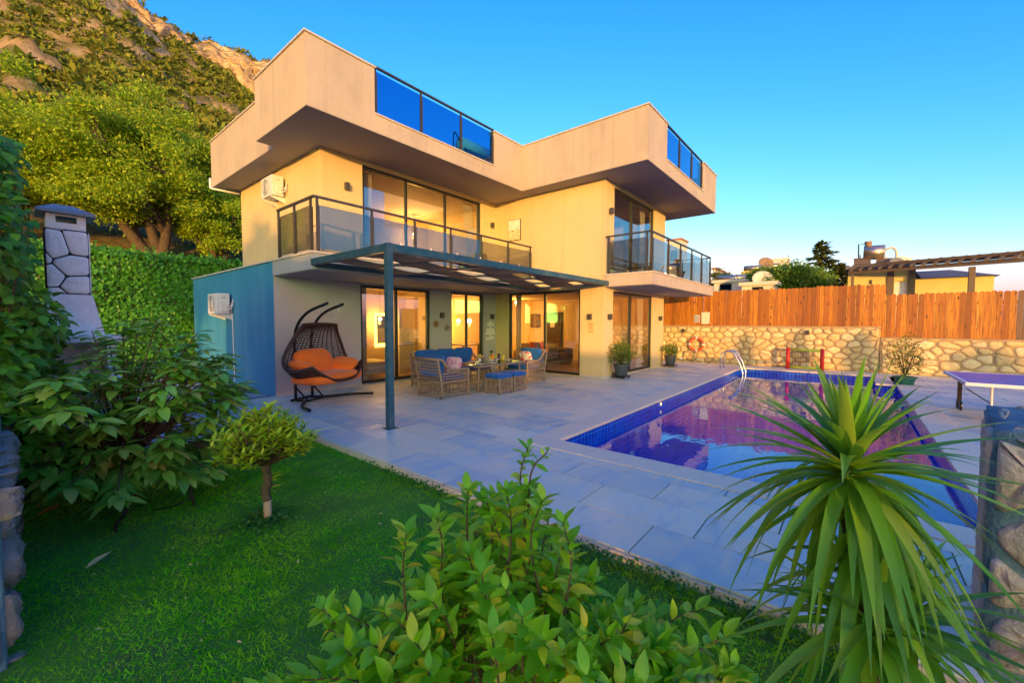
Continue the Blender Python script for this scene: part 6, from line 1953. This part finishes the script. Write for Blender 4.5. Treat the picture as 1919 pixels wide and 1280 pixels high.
# ------------------------------------------------------------------ small clipped citrus tree
leaf_mat('citrus_leaf', [(.26, .54, .015), (.46, .70, .02), (.60, .76, .025), (.35, .62, .018), (.70, .78, .035), (.52, .72, .022), (.80, .66, .04)], trans=.4, rough=.4, tcol=(.5, .6, .03))
ct = thing('citrus_tree', 'small clipped citrus tree with bright yellow green crown on the lawn', 'tree', (1.38, 3.89, -.085))
tpts = curve_pts([(1.38, 3.89, .10), (1.372, 3.895, .18), (1.388, 3.885, .27), (1.378, 3.89, .36), (1.38, 3.9, .46)], 5)
MB().tube([(1.38, 3.89, -.12), (1.38, 3.89, .11)], [.034, .031], 12).build('trunk_base', 'cut_wood', ct, smooth=True)
MB().tube(tpts, [.034 + .006 * math.sin(i * 1.7) for i in range(len(tpts))], 12).build('trunk', 'bark', ct, smooth=True)
br = MB()
P, D = [], []
for k in range(150):
    a = random.uniform(0, 2 * math.pi); rr = random.random() ** .5
    z = .42 + (.52 * math.sqrt(max(0, 1 - rr * rr * .86))) * random.uniform(.45, 1.0)
    tip = Vector((1.38 + math.cos(a) * rr * .40, 3.89 + math.sin(a) * rr * .40, z))
    br.tube(curve_pts([(1.38, 3.9, .40), (1.38 + math.cos(a) * rr * .16, 3.9 + math.sin(a) * rr * .16, .47), tip], 3), .006, 4)
    d0 = (tip - Vector((1.38, 3.89, .35))).normalized()
    for j in range(11):
        aa_ = j * 2.4
        o = Vector((math.cos(aa_), math.sin(aa_), 0))
        P.append(tip - d0 * (.09 * j / 11)); D.append(o * .8 + d0 * .7 + Vector((0, 0, .35 - .05 * j)))
for k in range(12):
    P.append(Vector((1.40, 3.86, .16 + random.uniform(-.05, .16)))); a = random.uniform(-2.4, .6)
    D.append(Vector((math.cos(a), math.sin(a), .5)))
br.build('branch', 'bark', ct, smooth=True)
P = np.array([tuple(p) for p in P]); D = np.array([tuple(p) for p in D])
leaves(ct, P, D, unit(len(P)) * .3 + np.array([0, 0, 1.]), RNG.uniform(.06, .10, len(P)), leaf_template(1, .32, .22, .3, 4, .42), 'citrus_leaf', 290)
n = 1500
rr = np.abs(RNG.normal(0, .13, n)); a = RNG.uniform(0, 2 * np.pi, n)
P = np.stack([1.38 + rr * np.cos(a), 3.89 + rr * np.sin(a), -.085 + RNG.uniform(0, .03, n)], 1)
V, F = replicate(*leaf_template(1, .5, .3, .2, 2), P, frames(unit(n) + np.array([0, 0, .7]), unit(n) + np.array([0, 0, .5])), RNG.uniform(.02, .045, n))
link('clover', big_mesh('clover', V, F, 'weed_leaf', True), None, kind='stuff', label='tuft of clover around the citrus trunk')

# ------------------------------------------------------------------ lemon bush close to the camera
leaf_mat('lemon_leaf', [(.17, .52, .012), (.26, .68, .015), (.11, .36, .01), (.40, .78, .02), (.21, .58, .014), (.13, .46, .012), (.50, .80, .03), (.74, .66, .04)], trans=.42, rough=.35, spec=.5, tcol=(.3, .55, .03))
lm = thing('lemon_bush', 'leafy lemon bush with glossy green leaves growing on the lawn', 'bush', (1.22, 1.02, -.085))
fd = Vector((.771, .635, 0)).normalized(); rd_ = Vector((.635, -.771, 0)).normalized()
lc = Vector((1.26, 1.04, 0))
st_ = MB()
P, D, S = [], [], []
def bush_h(r_):
    return .40 + .58 * math.exp(-((r_ - .0) / .33) ** 2) - .05 * max(0, abs(r_) - .6)
def shoot(tip, root, n_, sp, up_, sz):
    mid = root.lerp(tip, .55) + Vector((random.uniform(-.04, .04), random.uniform(-.04, .04), .04))
    pts = curve_pts([root, mid, tip], 6)
    st_.tube(pts, list(np.linspace(.0055, .0025, len(pts))), 5)
    m_ = len(pts) - 1
    for j in range(n_):
        f = 1 - sp * (j / n_) ** 1.3
        i0 = min(int(f * m_), m_ - 1)
        q = pts[i0].lerp(pts[i0 + 1], f * m_ - i0)
        d0 = (pts[i0 + 1] - pts[i0]).normalized()
        a_ = j * 2.4 + random.uniform(-.4, .4)
        ex = d0.orthogonal().normalized(); ey = d0.cross(ex)
        o = ex * math.cos(a_) + ey * math.sin(a_)
        u_ = up_ * (1.5 if j < 4 else 1.0)
        P.append(q); D.append(o * .85 + d0 * u_ + Vector((0, 0, random.uniform(-.15, .25))))
        S.append(random.uniform(.55, 1.18) * sz * (.8 if j < 3 else 1))
for k in range(165):
    r_ = max(-.95, min(.95, random.gauss(0, .44))); dd = random.uniform(-.40, .42)
    h = bush_h(r_) * math.sqrt(max(.15, 1 - (dd / .55) ** 2)) * random.uniform(.55, 1.03)
    if r_ > .35:
        h *= .86
    tip = lc + rd_ * r_ + fd * dd + Vector((0, 0, h))
    root = lc + rd_ * (r_ * .62) + fd * (dd * .6) + Vector((0, 0, h * .30))
    shoot(tip, root, random.randint(14, 22), random.uniform(.6, .95), random.uniform(.35, .8), .106)
# taller thin sprig
base_s = lc + rd_ * .07 + fd * .05
shoot(base_s + Vector((0, 0, 1.14)), base_s + Vector((0, 0, .72)), 18, .6, .35, .062)
shoot(base_s + rd_ * .08 + Vector((0, 0, 1.12)), base_s + Vector((0, 0, .85)), 9, .5, .3, .058)
for (r_, h) in ((-.42, .80), (-.18, .95), (.20, .88), (-.02, 1.0), (.12, .96), (-.10, .92), (-.30, .86)):
    q = lc + rd_ * r_ + fd * random.uniform(-.1, .1)
    shoot(q + Vector((0, 0, h)), q + Vector((0, 0, h - .42)), 26, 1.0, .6, .10)
st_.build('stem', 'bark', lm, smooth=True)
P = np.array([tuple(p) for p in P]); D = np.array([tuple(p) for p in D]); S = np.array(S)
leaves(lm, P, D, unit(len(P)) * .3 + np.array([0, 0, 1.]), S, leaf_template(1, .44, .22, .28, 5, .45, .3), 'lemon_leaf', 298)
mat('lime_skin', (.06, .16, .02), rough=.35)
for (r_, dd, h) in ((.66, -.25, .40), (.72, -.2, .36), (.55, -.28, .33)):
    q = lc + rd_ * r_ + fd * dd + Vector((0, 0, h))
    MB().ball(q, (.022, .022, .026), 12, 8).build('lemon', 'lime_skin', lm, smooth=True)

# ------------------------------------------------------------------ yucca
leaf_mat('yucca_leaf', [(.08, .28, .015), (.13, .38, .02), (.20, .48, .025), (.09, .31, .018), (.30, .56, .03), (.07, .24, .015), (.16, .42, .02), (.26, .40, .04)], trans=.35, rough=.36, spec=.5, tcol=(.45, .6, .05))
yu = thing('yucca_plant', 'tall yucca with long sword-shaped leaves at the patio corner', 'plant', (2.30, -.12, -.085))
MB().tube(curve_pts([(2.32, -.14, -.12), (2.30, -.12, .25), (2.24, -.06, .65), (2.18, -.01, 1.0)], 6), list(np.linspace(.075, .045, 19)), 10).build('trunk', 'bark', yu, smooth=True)
ytempl = [big_mesh('leaf', *leaf_template(1, .092, c, .42, 9, .30), 'yucca_leaf', True) for c in (.03, .22, .50, .85)]
def yleaf(p, d, L, ci, nh=(0, 0, 1)):
    D_ = np.array([tuple(d)]); Fr = frames(D_, np.array([nh], float))[0]
    m = Matrix.Translation(p) @ Matrix([[float(Fr[a][b]) for b in range(3)] for a in range(3)]).to_4x4() @ Matrix.Scale(L, 4)
    link('leaf', ytempl[ci], yu, mw=m)
def yhead(c, n_up, n_mid, n_low, L):
    k = 0
    for (n_, e0, e1, cis, ls) in ((n_up, 60, 86, (0, 0, 1), .80), (n_mid, 20, 60, (1, 1, 2, 2), 1.0), (n_low, -20, 22, (2, 3, 3), 1.05)):
        for i in range(n_):
            a = k * 2.39996 + random.uniform(-.15, .15); k += 1
            e_ = R(random.uniform(e0, e1))
            d = Vector((math.cos(a) * math.cos(e_), math.sin(a) * math.cos(e_), math.sin(e_)))
            p = c + d * .008 + Vector((0, 0, (e_ - .6) * .05))
            nh = (-math.cos(a) * math.sin(e_), -math.sin(a) * math.sin(e_), math.cos(e_))
            yleaf(p, d, L * ls * random.uniform(.8, 1.12), random.choice(cis), nh)
MB().ball((2.17, -.005, 1.02), (.022, .022, .05), 12, 8).build('leaf_base', 'yucca_leaf', yu, smooth=True)
yhead(Vector((2.17, -.005, 1.04)), 18, 50, 54, .52)
# hanging older leaves down the trunk
for i in range(62):
    a = i * 2.39996
    t = random.random()
    c = Vector((2.28, -.10, .40)).lerp(Vector((2.18, -.01, 1.0)), t)
    e_ = R(random.uniform(-40, 12))
    d = Vector((math.cos(a) * math.cos(e_), math.sin(a) * math.cos(e_), math.sin(e_)))
    yleaf(c + d * .03, d, random.uniform(.36, .58), random.choice((2, 2, 3)), (-math.cos(a) * math.sin(e_), -math.sin(a) * math.sin(e_), math.cos(e_)))
yhead(Vector((2.10, -.10, .46)), 5, 18, 18, .48)
yhead(Vector((2.40, -.22, .40)), 4, 12, 12, .42)

# ------------------------------------------------------------------ small things on the lawn
sp = thing('sprinkler_stake', 'black irrigation stake leaning in the lawn with a thin hose', 'sprinkler', (1.08, 4.72, -.085))
sx, sy = 1.06, 4.74
MB().tube([(sx, sy, -.10), (sx - .035, sy + .03, .12)], .013, 8).build('stake', 'black_metal', sp)
MB().lathe([(.012, 0), (.020, .02), (.016, .045), (0, .05)], (sx - .035, sy + .03, .115), 10).build('spray_head', 'black_metal', sp)
MB().tube(curve_pts([(sx - .012, sy + .01, .02), (sx - .10, sy + .02, -.035), (sx - .20, sy + .08, -.06), (sx - .28, sy + .14, -.068)], 5), .006, 6).build('hose', 'black_metal', sp)
tag(MB().tube(curve_pts([(.64, 5.44, -.04), (.66, 5.15, -.05), (.60, 4.95, -.055), (.52, 4.72, -.05), (.50, 4.60, -.06)], 6), .012, 7).build('irrigation_hose', 'black_metal', None, smooth=True), 'black irrigation hose lying in the grass at the white painted trunk', 'hose')
mat('dry_leaf_orange', (.80, .38, .04), (.62, .26, .03), spec=0.0, rough=.8, vscale=20)
mat('dry_leaf_pale', (.80, .58, .22), (.68, .46, .16), spec=0.0, rough=.8, vscale=20)
mat('dry_leaf_brown', (.24, .10, .04), rough=.8)
def fallen(x, y, L, ang, mt, label):
    tV, tF = leaf_template(1, .36, -.12, .5, 5, .45)
    m = Matrix.Translation((x, y, -.050)) @ Matrix.Rotation(ang, 4, 'Z') @ Matrix.Rotation(R(6), 4, 'X') @ Matrix.Scale(L, 4)
    o = link('fallen_leaf', big_mesh('fallen_leaf', tV, tF, mt, True), None, mw=m)
    tag(o, label, 'leaf')
fallen(.09, 5.44, .20, R(-70), 'dry_leaf_orange', 'curled orange fallen leaf beside the stone garden wall')
fallen(.28, 4.02, .16, R(-60), 'dry_leaf_pale', 'pale tan fallen leaf alone on the open lawn')
fallen(.70, 5.28, .10, R(-40), 'dry_leaf_brown', 'reddish brown fallen leaf beside the irrigation hose')
fallen(.10, 5.72, .12, R(-50), 'dry_leaf_orange', 'small ochre fallen leaf at the foot of the stone garden wall')
tiny = []
for k in range(60):
    tiny.append((random.uniform(.2, 2.6), random.uniform(1.2, 5.5), -.062 + random.uniform(0, .01)))
P = np.array(tiny); n = len(P)
V, F = replicate(*leaf_template(1, .3, .1, .3, 2), P, frames(unit(n) * np.array([1, 1, .15]), unit(n) * .3 + np.array([0, 0, 1.])), RNG.uniform(.02, .05, n))
link('leaf_litter', big_mesh('leaf_litter', V, F, 'dry_leaf_pale'), None, kind='stuff', label='scattered tiny dry leaves on the lawn')

# ------------------------------------------------------------------ unseen things behind the camera, placed and sized to keep the low sun off the garden
ca, sa = math.cos(SUN_TRAVEL), math.sin(SUN_TRAVEL)
def ts(t, s, z=0.0):
    return Vector((t * ca - s * sa, t * sa + s * ca, z))
def sun_box(t0, t1, s0, s1, z0, z1a, z1b=None):
    z1b = z1a if z1b is None else z1b
    v = [ts(t0, s0, z0), ts(t1, s0, z0), ts(t1, s1, z0), ts(t0, s1, z0), ts(t0, s0, z1a), ts(t1, s0, z1a), ts(t1, s1, z1b), ts(t0, s1, z1b)]
    return MB().add(v, [(0, 3, 2, 1), (4, 5, 6, 7), (0, 1, 5, 4), (1, 2, 6, 5), (2, 3, 7, 6), (3, 0, 4, 7)])
vh = thing('village_house', 'unseen cream house-shaped sun blocker added behind the camera', 'house', tuple(ts(-29, 2)))  # house shape added out of view to block the low sun
sun_box(-32, -28, -.90, 4.3, -.15, 4.74, 4.80).build('wall', 'pale_wall', vh)  # body of the added house-shaped sun blocker
sun_box(-32.2, -27.8, -1.0, 4.5, 4.805, 4.95).build('roof', 'roof_tile', vh)  # roof shape of the added sun blocker
gw = thing('sun_block_wall', 'unseen wall-shaped sun blocker added behind the camera', 'wall', tuple(ts(-28, -4)))  # wall added out of view, its height set by the wanted shadow line
sun_box(-28.2, -27.9, -7.4, -2.0, -.15, 2.78, 3.05).build('wall_core', 'pale_wall', gw)  # part of the added sun-blocking wall
sun_box(-28.2, -27.9, -1.99, -1.01, -.15, 2.55).build('wall_core', 'pale_wall', gw)  # lower stretch lets the sun reach the yucca
for (t_, s_, h_, r_, lb) in ((-28, 5.4, 5.8, 1.0, 'round unseen tree added next to the cream sun blocker behind the camera'), (-29, 7.0, 6.7, 1.3, 'tall unseen sun-blocking tree added behind the camera'), (-28.5, 9.0, 6.9, 1.5, 'wide unseen sun-blocking tree added behind the camera')):
    c = ts(t_, s_)
    tree('sun_block_tree', lb, tuple(c), (c.x, c.y, h_ - r_), (r_, r_, r_ * 1.1), 60, 60, .22, 'green_leaf', .15)
def cypress(t_, s_, h_, r_, lb):
    c = ts(t_, s_)
    tree('cypress', lb, tuple(c), (c.x, c.y, h_ * .5), (r_, r_, h_ * .52), 60, 60, .12, 'conifer_leaf', .06)
cypress(-16, -9.9, 3.1, .26, 'slim unseen cypress added behind the camera to block the sun')
cypress(-16, -11.2, 2.95, .26, 'second slim unseen cypress added behind the camera to block the sun')
cypress(-16, -12.6, 3.1, .45, 'broad low unseen cypress added behind the camera to block the sun')
cypress(-16, -14.6, 2.4, .9, 'wide unseen cypress added behind the camera to block the sun')
